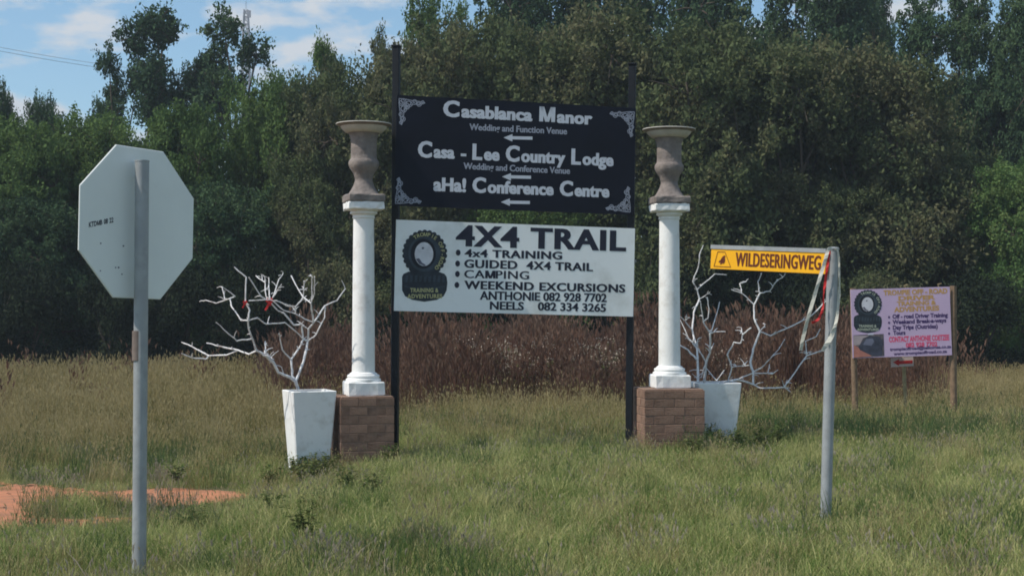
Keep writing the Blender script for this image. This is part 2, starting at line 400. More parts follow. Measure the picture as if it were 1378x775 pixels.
T([('aHa!', 1.08), (' ', 1), ('C', 1.22), ('onference', 1), (' ', 1), ('C', 1.22), ('entre', 1)], (583, 256.5), (820, 265.5), 15.8, M['letter_white'], kb, .03, gap=.12, heavy=.026, space=1.04)
def arrow(b, x0, y0, x1, hw, m, parent, name='arrow', slope=.02):
    """left pointing arrow"""
    pts = [(x0, 0), (x0 + 12, -hw), (x0 + 12, -hw * .42), (x1, -hw * .42), (x1, hw * .42), (x0 + 12, hw * .42), (x0 + 12, hw)]
    return b.poly(name, [b.uv(x, y0 + (x - x0) * slope + dy) for x, dy in pts][::-1], m, parent)
for x0, y0 in ((677.5, 185.5), (675.5, 238), (674, 272)): arrow(bk, x0, y0, x0 + 39, 5, M['letter_white'], kb)
# corner filigree: spirals and leaf loops drawn as narrow raised ribbons
def scroll(b, cx, cy, sx, sy, parent):
    O = b.uv(cx, cy); mb = MB(); k = .0082
    def rib(pts, w=.0045):
        pts = [np.array(p, float) for p in pts]; L = []; Rr = []
        for i, p in enumerate(pts):
            t = pts[min(i + 1, len(pts) - 1)] - pts[max(i - 1, 0)]; t = t / (np.linalg.norm(t) + 1e-9); nn = np.array([-t[1], t[0]])
            L.append(p + nn * w); Rr.append(p - nn * w)
        vs = [b.W(O[0] + sx * q[0], O[1] + sy * q[1], .003) for q in L + Rr]; n = len(pts)
        mb.add(vs, [(i, i + 1, n + i + 1, n + i) for i in range(n - 1)])
    def spiral(c, r, a0, turns, sgn):
        n = 16; return [(c[0] + r * (1 - .75 * t / n) * math.cos(a0 + sgn * turns * 2 * math.pi * t / n), c[1] + r * (1 - .75 * t / n) * math.sin(a0 + sgn * turns * 2 * math.pi * t / n)) for t in range(n + 1)]
    for swap in (0, 1):
        def tr(pts): return [(y, x) for x, y in pts] if swap else pts
        x = .0
        sizes = [.045, .042, .036, .030, .024]
        for i, r in enumerate(sizes):
            cxx = x + r; cyy = .03 + (.018 if i % 2 else -.004)
            rib(tr(spiral((cxx, cyy), r, 0 if i % 2 else math.pi, 1.4, 1 if i % 2 else -1)), .0042)
            x += r * 1.55
        rib(tr([(0, .0), (.08, .004), (.16, .018), (.22, .02), (.29, .032)]), .004)
        rib(tr([(.03, .085), (.10, .072), (.16, .055), (.22, .052), (.29, .036)]), .004)
    rib(spiral((.085, .085), .045, math.pi, 1.5, 1)); rib([(0.02, .02), (.06, .05), (.10, .115)], .004); rib([(0.02, .02), (.05, .06), (.115, .10)], .004)
    mb.build('corner_scroll', M['letter_grey'], parent)
scroll(bk, 537, 133, 1, -1, kb); scroll(bk, 853.5, 151, -1, -1, kb); scroll(bk, 532, 274, 1, 1, kb); scroll(bk, 848, 285.5, -1, 1, kb)

T = wh.text
LB = M['letter_black']
T('4X4 TRAIL', (613, 330.3), (842.5, 337.5), 26.5, LB, kw, .025, heavy=.024, space=1.1)
T('4x4 TRAINING', (625, 345.5), (756.5, 349), 10, LB, kw, .02, heavy=.024, space=1.07)
T('GUIDED  4X4 TRAIL', (624.5, 360), (798, 364.8), 10.6, LB, kw, .02, heavy=.024, space=1.07)
T('CAMPING', (624.5, 374), (712, 375.8), 10.6, LB, kw, .004, heavy=.022, space=1.07)
T('WEEKEND EXCURSIONS', (624.5, 388.5), (841.5, 393.5), 10.6, LB, kw, .02, heavy=.024, space=1.07)
T('ANTHONIE 082 928 7702', (645.5, 403), (816.5, 406.3), 11, LB, kw, .018, heavy=.022)
T('NEELS', (659, 416.3), (705, 417.2), 10.5, LB, kw, .018, heavy=.022)
T('082 334 3265', (723.5, 417.4), (815.5, 419.5), 10.5, LB, kw, .018, heavy=.022)
for x, y in ((616.5, 340), (615.8, 354.7), (615.5, 368.7), (614.8, 383.5)):
    c = wh.uv(x, y); wh.poly('bullet', [(c[0] + .027 * math.cos(a), c[1] + .034 * math.sin(a)) for a in np.linspace(0, 2 * math.pi, 13)[:-1]], LB, kw)

def tyre_emblem(b, ox, oy, sx, sy, parent, cream, t1, t2, t3):
    """standing tyre over a lying one, drawn in units of a 90x120 px sketch; ox,oy = photo pixel of its upper left"""
    def U(x, y): return b.uv(ox + x * sx, oy + y * sy)
    # lying tyre (lower)
    pts = []
    for x, y in ((1, 62), (3, 58), (10, 55), (50, 55), (58, 58), (61, 62), (62, 70), (61, 80), (57, 88), (48, 93), (31, 95.5), (15, 93), (5, 88), (1, 80)): pts.append(U(x, y))
    b.poly('tyre_emblem', pts[::-1], M['tyre'], parent, off=.0022)
    band = [U(4, 74), U(16, 76.5), U(31, 77.5), U(46, 76.5), U(59, 74), U(59, 75.4), U(46, 78), U(31, 79), U(16, 78), U(4, 75.4)]
    b.poly('tyre_emblem', band[::-1], M['tyre_mid'], parent, off=.0032, t=.0006)
    for k in range(9):
        x = 6 + k * 6.2; b.poly('tyre_emblem', [U(x, 60), U(x + 3.4, 60), U(x + 2.6, 69), U(x - .6, 69)][::-1], M['tyre_mid'], parent, off=.0032, t=.0006)
    # standing tyre
    c = (31.5, 30.5); n = 78; pts = []
    for i in range(n):
        a = 2 * math.pi * i / n; lug = 1.8 if (i % 3) else 0
        if 1.2 < a < 5.2 and False: lug = 0
        pts.append(U(c[0] + (28.5 + lug) * math.cos(a), c[1] + (30 + lug) * math.sin(a)))
    b.poly('tyre_emblem', pts[::-1], M['tyre'], parent, off=.0038)
    def ell(cx, cy, rx, ry, m, off, n=30, a0=0, a1=2 * math.pi):
        b.poly('tyre_emblem', [U(cx + rx * math.cos(a0 + (a1 - a0) * i / n), cy + ry * math.sin(a0 + (a1 - a0) * i / n)) for i in range(n)][::-1], m, parent, off=off, t=.0006)
    ell(31, 31, 21.5, 24, M['tyre_mid'], .0045); ell(29.5, 31, 17, 20, M['tyre_dark'], .0052)
    ell(30.5, 31.5, 12.5, 16, M['hub'], .0059)
    b.poly('tyre_emblem', [U(*p) for p in ((19.5, 38), (24, 37), (28, 43), (33, 46), (31, 47.4), (24, 44.5))][::-1], M['hub_dark'], parent, off=.0066, t=.0006)
    ell(29, 23.5, 1.6, 1.6, M['hub_dark'], .0066)
    # words round the rim
    def arc(body, a0, a1, r, hgt):
        for i, ch in enumerate(body):
            if ch == ' ': continue
            a = a0 + (a1 - a0) * i / (len(body) - 1)
            v, f = letter_m() if ch == 'M' else text_mesh(ch, .02); v[:, 0] -= v[:, 0].mean(); v /= caph(); v *= hgt
            base = (c[0] + r * math.cos(a) * .95, c[1] - r * math.sin(a)); tx, ty = math.sin(a), math.cos(a)   # clockwise tangent
            uvs = [U(base[0] + p[0] * tx + p[1] * math.cos(a), base[1] + p[0] * ty - p[1] * math.sin(a)) for p in v]
            b.flat('lettering', uvs, f, cream, parent, .0068)
    arc(t1, R(122), R(-50), 23.2, 4.7)
    for (tt, x0, x1, yy, cp) in ((t2, 12, 50, 82.6, 5.2), (t3, 8, 55, 90.6, 5.2)):
        b.text(tt, (ox + x0 * sx, oy + yy * sy), (ox + x1 * sx, oy + yy * sy), cp * sy, cream, parent, .03, off=.0042, space=1.08)
tyre_emblem(wh, 540, 310.5, 1.0, 1.0, kw, M['letter_cream'], 'TROMPIE OFF-ROAD', 'TRAINING &', 'ADVENTURES')
# cross rails behind the panels
for b in (bk, wh):
    for q in (.36, -.36):
        mb = MB(); a0 = b.W(-b.w / 2 + .06, b.h * q, -.045); a1 = b.W(b.w / 2 - .06, b.h * q, -.045)
        mb.tube([a0, a1], .018, 6).build('cross_rail', M['black_steel'], sign)
fix_tree(sign)

# ------------------------------------------------------------------ brick pedestals, columns, urns
brick_long = mesh('brick', MB().box((0, 0, 0), (.212, .1, .086), None, .003).v, MB().box((0, 0, 0), (.212, .1, .086), None, .003).f, M['brick'])
def pedestal(x, y, rz, top, label, k_=1.0):
    t = empty('brick_pedestal', (x, y, 0), rz); tag(t, label, 'brick pedestal', 'brick pedestals beside the signboard')
    t.scale = (k_, k_, 1); W_ = .645; Hc = .0945; n = 10; zb = top - n * Hc
    core = MB().box((0, 0, (zb + top - .012) / 2), (W_ - .008, W_ - .008, top - .012 - zb), None).build('mortar', M['mortar'], t)
    for k in range(n):
        z = top - (k + .5) * Hc
        for side in range(4):
            full = (side + k) % 2 == 0
            xs = (-.2175, 0, .2175) if full else (-.109, .109)
            for q in xs:
                b = bpy.data.objects.new('brick', brick_long); link(b, t)
                a = side * math.pi / 2; px, py = q, -(W_ / 2 - .05)
                b.location = (px * math.cos(a) - py * math.sin(a), px * math.sin(a) + py * math.cos(a), z + random.uniform(-.002, .002))
                b.rotation_euler = (random.uniform(-.01, .01), random.uniform(-.01, .01), a + random.uniform(-.015, .015)); b.scale = (random.uniform(.97, 1.0), random.uniform(.98, 1.03), random.uniform(.95, 1.02))
    # thin screed on top
    MB().box((0, 0, top + .002), (W_ - .02, W_ - .02, .02), None, .006).build('screed', M['mortar'], t)
    return top + .012
def rough_box(mb, c, d, n=7, amp=.006):
    """box with worn, uneven edges"""
    x, y = d[0] / 2, d[1] / 2; rings = []
    for zz, q in ((-d[2] / 2, .008), (-d[2] / 2 + .012, 0), (d[2] / 2 - .012, 0), (d[2] / 2, .009)):
        r = []
        for s in range(4):
            for i in range(n):
                t = -1 + 2 * i / n; p = [(t * x, -y), (x, t * y), (-t * x, y), (-x, -t * y)][s]
                if i == 0: p = (p[0] * .975, p[1] * .975)
                k = 1 - q / x + random.uniform(-amp, amp) / x
                r.append(Vector(c) + Vector((p[0] * k, p[1] * k, zz + random.uniform(-amp, amp) * .7)))
        rings.append(r)
    m = 4 * n; vs = sum(rings, []); fs = []
    for k in range(3):
        for i in range(m): fs.append((k * m + i, k * m + (i + 1) % m, (k + 1) * m + (i + 1) % m, (k + 1) * m + i))
    fs.append(tuple(range(m - 1, -1, -1))); fs.append(tuple(range(3 * m, 4 * m)))
    mb.add(vs, fs); return mb
def column(x, y, z0, rz, hh, label):
    """hh total height of column"""
    t = empty('column', (x, y, z0), rz); tag(t, label, 'column', 'white columns beside the signboard')
    rough_box(MB(), (0, 0, .075), (.40, .40, .15), 5, .004).build('plinth', M['white_paint'], t)
    MB().lathe([(.190, .150), (.193, .165), (.186, .18), (.172, .184), (.172, .194), (.178, .205), (.170, .222), (.150, .228), (.150, .236), (.128, .25)], 36).build('base_moulding', M['white_paint'], t, True)
    top = hh
    MB().lathe([(.124, .25), (.1225, .6), (.118, 1.2), (.112, top - .18)], 36).build('shaft', M['white_paint'], t, True)
    MB().lathe([(.112, top - .18), (.122, top - .172), (.122, top - .16), (.116, top - .155), (.122, top - .14), (.148, top - .125), (.150, top - .11), (.140, top - .105), (.150, top - .095), (.160, top - .085)], 36).build('capital_moulding', M['white_paint'], t, True)
    rough_box(MB(), (0, 0, top - .043), (.395, .395, .085), 7, .008).build('abacus', M['white_paint'], t)
    return z0 + hh
def urn(x, y, z0, rz, label):
    t = empty('stone_urn', (x, y, z0), rz); tag(t, label, 'urn', 'stone urns on top of the columns')
    rough_box(MB(), (0, 0, .042), (.405, .405, .082), 6, .004).build('urn_base', M['stone'], t)
    # flared pyramid foot turning round
    MB().lathe([(.178, .084), (.160, .10), (.135, .14), (.112, .185), (.098, .225), (.094, .25), (.098, .262)], 28).build('foot', M['stone'], t, True)
    MB().lathe([(.098, .262), (.103, .28), (.112, .31), (.134, .345), (.154, .375), (.163, .40), (.166, .425), (.162, .447), (.150, .462), (.142, .475), (.139, .52), (.140, .60), (.142, .68), (.160, .74), (.200, .79), (.25, .822), (.284, .835), (.298, .844)], 40).build('bowl', M['stone'], t, True)
    MB().lathe([(.290, .8435), (.302, .8445), (.305, .849), (.302, .855), (.285, .857), (.27, .85), (.24, .80), (.20, .76), (.1, .74), (.01, .74)], 40).build('rim', M['stone_rim'], t, True)
def column_set(px_c, py_top, Y, rz, side):
    c = P(px_c, py_top, Y); top = c.z
    z = pedestal(c.x + side[5], c.y, rz, top, side[0], side[4])
    cap = P(px_c, side[3], Y).z
    z2 = column(c.x, c.y, z, rz, cap - z, side[1])
    urn(c.x, c.y, z2 - .001, rz + .02, side[2])
column_set(489, 533, 16.15, R(17), ('brown brick pedestal to the left of the signboard, beside the left pot', 'white round column on the left brick pedestal, left of the signboard', 'brown stone urn with flared pale rim on top of the left column', 272.5, .90, -.012))
column_set(901, 523, 16.9, R(7), ('brown brick pedestal to the right of the signboard, in front of the right pot', 'white round column on the right brick pedestal, right of the signboard', 'brown stone urn with flared pale rim on top of the right column', 275, 1.06, -.02))

# ------------------------------------------------------------------ pots with white painted bare trees
def pot(x, y, rz, top, label, wt=.48, wb=.34):
    z0 = h(x, y) - .03; hh = top - z0
    t = empty('planter_pot', (x, y, z0), rz); tag(t, label, 'planter', 'tall white planter pots')
    vs = []; fs = []; k = .035
    def ring(w, z, c=.012): 
        a = w / 2
        return [(-a + c, -a, z), (a - c, -a, z), (a, -a + c, z), (a, a - c, z), (a - c, a, z), (-a + c, a, z), (-a, a - c, z), (-a, -a + c, z)]
    rings = [ring(wb, 0), ring(wt, hh - .006), ring(wt - .012, hh), ring(wt - 2 * k, hh), ring(wt - 2 * k - .02, hh - .07)]
    for r_ in rings: vs += r_
    for q in range(len(rings) - 1):
        for i in range(8): fs.append((q * 8 + i, q * 8 + (i + 1) % 8, q * 8 + 8 + (i + 1) % 8, q * 8 + 8 + i))
    fs.append(tuple(range(7, -1, -1)))
    obj('pot_body', vs, fs, M['white_paint'], t)
    g = []; n = 10; w = (wt - 2 * k - .012)
    for j in range(n + 1):
        for i in range(n + 1): g.append((-w / 2 + w * i / n, -w / 2 + w * j / n, hh - .05 + random.uniform(-.012, .012)))
    obj('soil', g, [(j * (n + 1) + i, j * (n + 1) + i + 1, (j + 1) * (n + 1) + i + 1, (j + 1) * (n + 1) + i) for j in range(n) for i in range(n)], M['soil'], t, True)
    return z0 + hh
cl = P(416, 525, 15.95); pot(cl.x, cl.y, R(22), cl.z, 'tall tapered white pot left of the left brick pedestal, holding a bare white tree')
cr = P(961, 514, 17.25); pot(cr.x, cr.y, R(7), cr.z, 'tall tapered white pot behind the right brick pedestal, holding a bare white tree', wt=.515, wb=.37)

def bare_tree(lines, sc, ox, oy, Y, base, label, seed, trunk_n):
    rnd = random.Random(seed)
    t = empty('bare_tree', base); tag(t, label, 'tree', 'bare white painted trees in pots')
    tr = MB(); br = MB(); depth = {}
    def dep(p, prev, d0):
        return d0
    for i, (r0, r1, pts) in enumerate(lines):
        W3 = []
        d = depth.get(pts[0], 0.0) ; slope = rnd.uniform(-.0016, .0016)
        if pts[-1] in depth and len(pts) > 1:
            L = sum(math.dist(a, b) for a, b in zip(pts, pts[1:])); slope = (depth[pts[-1]] - d) / L
        acc = 0
        for j, p in enumerate(pts):
            if j: acc += math.dist(pts[j - 1], p)
            dd = d + slope * acc
            if p not in depth: depth[p] = dd
            W3.append(P(ox + p[0] / sc, oy + p[1] / sc, Y + depth[p]))
        # densify with small kinks
        Q = []; n = len(W3); RR = []
        for j in range(n - 1):
            seg = 3
            for k in range(seg):
                f = k / seg; q = W3[j].lerp(W3[j + 1], f)
                if k: q += Vector((rnd.uniform(-1, 1), rnd.uniform(-1, 1), rnd.uniform(-1, 1))) * .005
                Q.append(q); RR.append((j + f) / (n - 1))
        Q.append(W3[-1]); RR.append(1)
        rad = [max(.004, .74 * (r0 + (r1 - r0) * u) * rnd.uniform(.88, 1.15)) for u in RR]
        mb = tr if i < trunk_n else br
        mb.tube(Q, rad, 7)
    # little spurs
    for i in range(len(lines) * 3):
        r0, r1, pts = rnd.choice(lines); j = rnd.randrange(len(pts) - 1); f = rnd.random()
        q = (pts[j][0] + (pts[j + 1][0] - pts[j][0]) * f, pts[j][1] + (pts[j + 1][1] - pts[j][1]) * f)
        a = P(ox + q[0] / sc, oy + q[1] / sc, Y + depth[pts[j]] + (depth[pts[j + 1]] - depth[pts[j]]) * f)
        dv = Vector((rnd.uniform(-1, 1), rnd.uniform(-1, 1), rnd.uniform(-.3, 1))) * rnd.uniform(.03, .11)
        br.tube([a, a + dv * .5 + Vector((0, 0, .008)), a + dv], [.0055, .0045, .003], 5)
    tr.build('trunk', M['branch'], t, True); br.build('branches', M['branch'], t, True)
    fix_tree(t)
    return depth
a, b_, c_ = .020, .014, .0085
LT = [(.024, .017, [(715, 745), (700, 700), (650, 670), (600, 650), (570, 590), (520, 550), (475, 525)]),
      (.020, .017, [(700, 700), (745, 590), (770, 470)]),
      (.019, .014, [(700, 700), (680, 670), (675, 575)]),
      (b_, c_, [(475, 525), (430, 545), (370, 522), (300, 550), (200, 553), (100, 500), (40, 475)]),
      (.009, .006, [(100, 500), (102, 475)]), (.012, .008, [(200, 553), (180, 573), (100, 565), (40, 540)]),
      (.012, .008, [(370, 522), (270, 500), (185, 480)]),
      (b_, .012, [(475, 525), (450, 455), (430, 400), (425, 350)]), (.013, .009, [(425, 350), (435, 290), (410, 245), (415, 100), (345, 40)]),
      (.012, .007, [(450, 455), (360, 468), (310, 425), (240, 360)]),
      (.010, .007, [(425, 350), (385, 350), (330, 270), (320, 225), (350, 210), (270, 240), (240, 250), (180, 232), (145, 240)]),
      (.008, .006, [(350, 210), (275, 155), (290, 230)]),
      (.010, .008, [(520, 550), (525, 520), (525, 470)]), (.010, .007, [(520, 550), (555, 560), (575, 575)]),
      (b_, .013, [(770, 470), (745, 460), (735, 370), (690, 375), (630, 305)]), (.013, .008, [(630, 305), (600, 295), (550, 240), (500, 210), (430, 100)]),
      (.010, .009, [(425, 350), (480, 335), (530, 370), (640, 362), (720, 430), (745, 460)]),
      (.011, .007, [(550, 240), (548, 180), (545, 100)]), (.009, .007, [(550, 240), (530, 210), (525, 130), (470, 90)]), (.008, .006, [(525, 130), (522, 95)]),
      (.009, .006, [(550, 240), (570, 215), (620, 140)]), (.010, .007, [(570, 215), (605, 110), (630, 75)]),
      (b_, .012, [(770, 470), (775, 400), (805, 360)]), (.013, .010, [(805, 360), (790, 250)]), (.012, .008, [(790, 250), (745, 215), (675, 90)]),
      (.009, .008, [(745, 215), (750, 120)]), (.010, .007, [(790, 250), (810, 190), (810, 95)]), (.008, .006, [(790, 250), (797, 200), (795, 95), (775, 90)]),
      (.012, .008, [(805, 360), (870, 265), (940, 235), (990, 165)]), (.011, .009, [(770, 470), (820, 430), (870, 330), (870, 265)]),
      (.010, .009, [(775, 400), (735, 370)]), (.010, .008, [(805, 360), (750, 340), (700, 310), (630, 290), (560, 230), (430, 235)]),
      (.011, .009, [(745, 215), (700, 270), (650, 265), (590, 235), (550, 240)]), (.008, .008, [(700, 270), (700, 310)]),
      (.013, .012, [(675, 575), (720, 510), (745, 460)]), (.012, .007, [(675, 575), (625, 520), (605, 425)])]
dL = bare_tree(LT, 4.304, 235, 350, 15.95, (cl.x, cl.y, cl.z - .05), 'bare leafless tree painted white with red bows, in the left pot', 3, 3)
RT = [(.020, .015, [(152, 715), (150, 600)]), (.019, .014, [(185, 715), (195, 610), (215, 560), (215, 460)]), (.019, .016, [(260, 715), (360, 700), (440, 725)]),
      (.015, .010, [(150, 600), (100, 545), (45, 515), (10, 480)]), (.015, .012, [(150, 600), (148, 540), (122, 440), (130, 350), (160, 280)]),
      (.012, .007, [(160, 280), (148, 230), (125, 190), (155, 110), (160, 50), (180, 0)]), (.009, .007, [(148, 230), (240, 150), (300, 155)]), (.008, .005, [(160, 280), (215, 245)]),
      (.010, .006, [(122, 440), (85, 395), (55, 370), (55, 300)]), (.009, .006, [(148, 540), (100, 480), (60, 390)]), (.007, .005, [(85, 395), (105, 375)]), (.008, .006, [(148, 540), (150, 490), (170, 480)]),
      (.011, .006, [(215, 460), (180, 400), (165, 290)]), (.010, .006, [(215, 460), (240, 390), (265, 295)]), (.009, .006, [(180, 400), (205, 380), (210, 330), (200, 270)]),
      (.010, .006, [(215, 460), (245, 450), (295, 450)]), (.009, .005, [(195, 610), (235, 510)]), (.009, .007, [(195, 610), (150, 530), (90, 480)]),
      (.010, .007, [(170, 690), (195, 610)]), (.009, .007, [(250, 705), (195, 640)]), (.009, .006, [(250, 705), (290, 650)]),
      (.012, .010, [(310, 715), (328, 635), (305, 570), (340, 505), (375, 510), (385, 465), (430, 430)]), (.007, .005, [(385, 465), (378, 430)]), (.007, .005, [(328, 635), (420, 625)]),
      (.010, .006, [(360, 700), (440, 665), (540, 670), (570, 650)]),
      (.013, .012, [(440, 725), (480, 745), (600, 740)]), (.008, .005, [(600, 740), (635, 765)]), (.012, .009, [(600, 740), (660, 660), (720, 575)]), (.010, .008, [(720, 575), (800, 550), (835, 500)]),
      (.010, .006, [(720, 575), (713, 500), (770, 475), (790, 435)]),
      (.017, .015, [(440, 725), (440, 660), (425, 610), (440, 540), (475, 450)]), (.015, .012, [(475, 450), (445, 380), (445, 310), (475, 250)]), (.010, .006, [(475, 250), (465, 190), (485, 145)]),
      (.010, .006, [(475, 250), (525, 240), (560, 190), (605, 155)]), (.011, .007, [(445, 310), (380, 250), (325, 230)]), (.006, .004, [(380, 250), (370, 200), (405, 190)]),
      (.009, .006, [(475, 450), (505, 410)]), (.013, .008, [(475, 450), (530, 472), (600, 440), (675, 405), (740, 370), (825, 285)]),
      (.011, .007, [(440, 660), (480, 640), (530, 590)]), (.006, .004, [(530, 590), (575, 540), (605, 490)]), (.006, .004, [(515, 668), (525, 620)])]
dR = bare_tree(RT, 3.875, 900, 330, 17.25, (cr.x, cr.y, cr.z - .05), 'bare leafless tree painted white spreading to the right, in the right pot', 5, 3)

def ribbon(name, pts, w, m, parent=None, thick=.002, twist=0.0):
    """strip through points, facing roughly the road, with a little twist"""
    pts = [Vector(p) for p in pts]; mb = MB(); vs = []; n = len(pts)
    for i, p in enumerate(pts):
        t = (pts[min(i + 1, n - 1)] - pts[max(i - 1, 0)]).normalized(); a = t.cross(Vector((0, -1, 0))).normalized()
        q = Matrix.Rotation(twist * math.sin(i * 1.3), 3, t); a = q @ a; nn = t.cross(a)
        ww = w if not hasattr(w, '__len__') else w[i]
        vs += [p - a * ww / 2 - nn * thick / 2, p + a * ww / 2 - nn * thick / 2, p + a * ww / 2 + nn * thick / 2, p - a * ww / 2 + nn * thick / 2]
    fs = [(i * 4 + k, i * 4 + (k + 1) % 4, (i + 1) * 4 + (k + 1) % 4, (i + 1) * 4 + k) for i in range(n - 1) for k in range(4)]
    fs += [(3, 2, 1, 0), tuple((n - 1) * 4 + k for k in range(4))]
    mb.add(vs, fs); return mb.build(name, m, parent)
def ZL(x, y, d=0): return P(235 + x / 4.304, 350 + y / 4.304, 15.95 + d)
for (x, y, k, lab) in ((550, 238, 1.0, 'red ribbon bow with a hanging tail, tied in the middle of the left bare tree'), (408, 245, .6, 'small red ribbon knot on the upper left branch of the left bare tree')):
    key = (550, 240) if x == 550 else (410, 245); d = dL[key] - .02
    t = empty('ribbon_bow', ZL(x, y, d)); tag(t, lab, 'ribbon', 'red ribbons on the left bare tree')
    def Z(dx, dy, dd=0): return ZL(x + dx * k, y + dy * k, d + dd)
    ribbon('bow_loop', [Z(0, 0), Z(-12, -14, -.02), Z(-18, 0, -.02), Z(-8, 8), Z(0, 0)], .022 * k, M['tape_red'], t)
    ribbon('bow_loop', [Z(0, 0), Z(12, -16, -.02), Z(18, -2, -.02), Z(8, 7), Z(0, 0)], .022 * k, M['tape_red'], t)
    ribbon('bow_tail', [Z(0, 0), Z(-8, 20, -.01), Z(-16, 38), Z(-26, 52)], .022 * k, M['tape_red'], t)
    ribbon('bow_tail', [Z(0, 0), Z(6, 14, -.01), Z(2, 26)], .018 * k, M['tape_red'], t)
    fix_tree(t)

# ------------------------------------------------------------------ stop sign seen from behind
Ys = 8.77; pc = P(189.5, 420, Ys)
st = empty('stop_sign', (pc.x, pc.y, h(pc.x, pc.y)), 0); tag(st, 'back of an octagonal road sign on a grey steel pole, left foreground', 'road sign')
zt = P(189, 217.5, Ys).z; zp = zt
mb = MB(); z0 = h(pc.x, pc.y) - .3
mb.tube([(pc.x - .005, pc.y, z0), (pc.x + .004, pc.y, zp)], .041, 24).build('pole', M['galv'], st, True)
MB().tube([(pc.x + .004, pc.y, zp - .002), (pc.x + .004, pc.y, zp + .006)], .043, 24).build('pole_cap', M['galv'], st, True)
zc = P(186.5, 300.5, Ys).z; Rz = R(-57); oc = P(186.5, 300.5, Ys + .09)
nrm = Vector((math.sin(-Rz), -math.cos(Rz), 0)).normalized()      # back face looks to the right and towards the road
uu = Vector((math.cos(Rz) * 1, -math.sin(Rz) * 1, 0)); uu = Vector((-nrm.y, nrm.x, 0)); vv = Vector((0, 0, 1))
if uu.x < 0: uu = -uu
ap = .449
tilt = -.022
def oct_ring(r, off, a0=R(22.5)):
    return [oc + uu * (r * math.cos(a0 + i * R(45) + tilt)) * 1.0 + vv * (r * math.sin(a0 + i * R(45) + tilt)) + nrm * off for i in range(8)]
ro = ap / math.cos(R(22.5))
vs = oct_ring(ro - .004, .003) + oct_ring(ro, 0) + oct_ring(ro, -.006)
fs = [tuple(range(8)), tuple(range(23, 15, -1))] + [(k * 8 + i, (k + 1) * 8 + i, (k + 1) * 8 + (i + 1) % 8, k * 8 + (i + 1) % 8) for k in (0, 1) for i in range(8)]
obj('sign_plate', vs, fs, M['galv_sign'], st)
vs = oct_ring(ro - .02, -.0085) + oct_ring(ro - .02, -.0065)
obj('stop_face', vs, [tuple(range(7, -1, -1)), tuple(range(8, 16))] + [(i, 8 + i, 8 + (i + 1) % 8, (i + 1) % 8) for i in range(8)], M['stop_red'], st)
def on_plate(px, py, off=.004):
    r = ray(px, py); e = Vector((0, 0, EYE)); t = (oc - e).dot(nrm) / r.dot(nrm); return e + r * t + nrm * off
v, f = seg_text([('KTDMB', 1), (' ', 1), ('08', 1), (' ', 1), ('22', 1)], .03)
p0 = on_plate(119, 306); p1 = on_plate(152, 299); ph = on_plate(119, 299.5) - p0
x0, x1 = v[:, 0].min(), v[:, 0].max()
obj('lettering', [p0 + (p1 - p0) * float((q[0] - x0) / (x1 - x0)) + ph * float(q[1] / caph()) for q in v], f, M['letter_black'], st)
for (x, y, s) in ((135, 327.5, 1.1), (165.5, 331, 1.2), (134.5, 364.5, 1), (163.5, 369, 1), (159, 360, 1.3), (155, 360, 1.0)):
    MB().add([on_plate(x + s * math.cos(a_), y + s * math.sin(a_)) for a_ in np.linspace(0, 2 * math.pi, 9)[:-1]][::-1], [tuple(range(8))]).build('rivet_mark', M['hub_dark'], st)
for zz in (zc + .28, zc - .28):
    MB().tube([Vector((pc.x, pc.y, zz)) + uu * .03 + Vector((0, .045, 0)), Vector((pc.x, pc.y, zz)) - uu * .03 + Vector((0, .045, 0))], .012, 8).build('bracket', M['galv'], st)
zr = P(189, 470, Ys).z
MB().tube([(pc.x - .012, pc.y - .006, P(187, 485, Ys).z), (pc.x - .012, pc.y - .006, P(187, 445, Ys).z)], .0365, 16).build('rust_patch', M['rust'], st, True)
fix_tree(st)

# ------------------------------------------------------------------ street name sign
Yn = 11.05
top = P(1121, 336, Yn); bot = P(1111, 698, Yn); d = (bot - top); bot2 = top + d * 1.16
ns = empty('street_name_sign', (bot.x, bot.y, h(bot.x, bot.y))); tag(ns, 'yellow street name plate reading WILDESERINGWEG on a leaning grey pole', 'street sign')
MB().tube([bot2, top], .0415, 24).build('pole', M['galv'], ns, True)
mb = MB(); mb.lathe([(.045, 0), (.047, .004), (.047, .014), (.03, .022), (.01, .025)], 20, top - Vector((0, 0, .004))); mb.build('pole_cap', M['galv'], ns, True)
nb = Board([(957, 330.5), (1113, 335.0), (1109, 369), (956.5, 361)], 11.75, 11.0, 957, 1112)
rail = nb.h * .15
pl = nb.slab(.03).build('name_plate', M['yellow'], ns)
w2, h2 = nb.w / 2, nb.h / 2
mb = MB()
q = [(-w2 - .004, h2 - rail), (w2, h2 - rail), (w2, h2 + .004), (-w2 - .004, h2 + .004)]
mb.add([nb.W(a_, b2, .006) for a_, b2 in q] + [nb.W(a_, b2, -.036) for a_, b2 in q], [(0, 1, 2, 3), (7, 6, 5, 4), (0, 4, 5, 1), (1, 5, 6, 2), (2, 6, 7, 3), (3, 7, 4, 0)])
mb.build('top_rail', M['galv'], ns)
nb.text('WILDESERINGWEG', (989.5, 357.6), (1104.5, 363), 17.5, M['sign_brown'], pl, .012, off=.002, space=1.06, heavy=.03)
def strip_outline(b, pts, w, m, parent, name):
    uv = [b.uv(*p) for p in pts]; c = sum(uv) / len(uv); inn = [c + (p - c) * (1 - w) for p in uv]; n = len(uv)
    b.flat(name, uv + inn, [(i, (i + 1) % n, n + (i + 1) % n, n + i) for i in range(n)], m, parent, .002)
strip_outline(nb, [(965.8, 338.5), (976, 338.8), (984, 360.0), (960.5, 358.8)][::-1], .09, M['sign_brown'], pl, 'emblem')
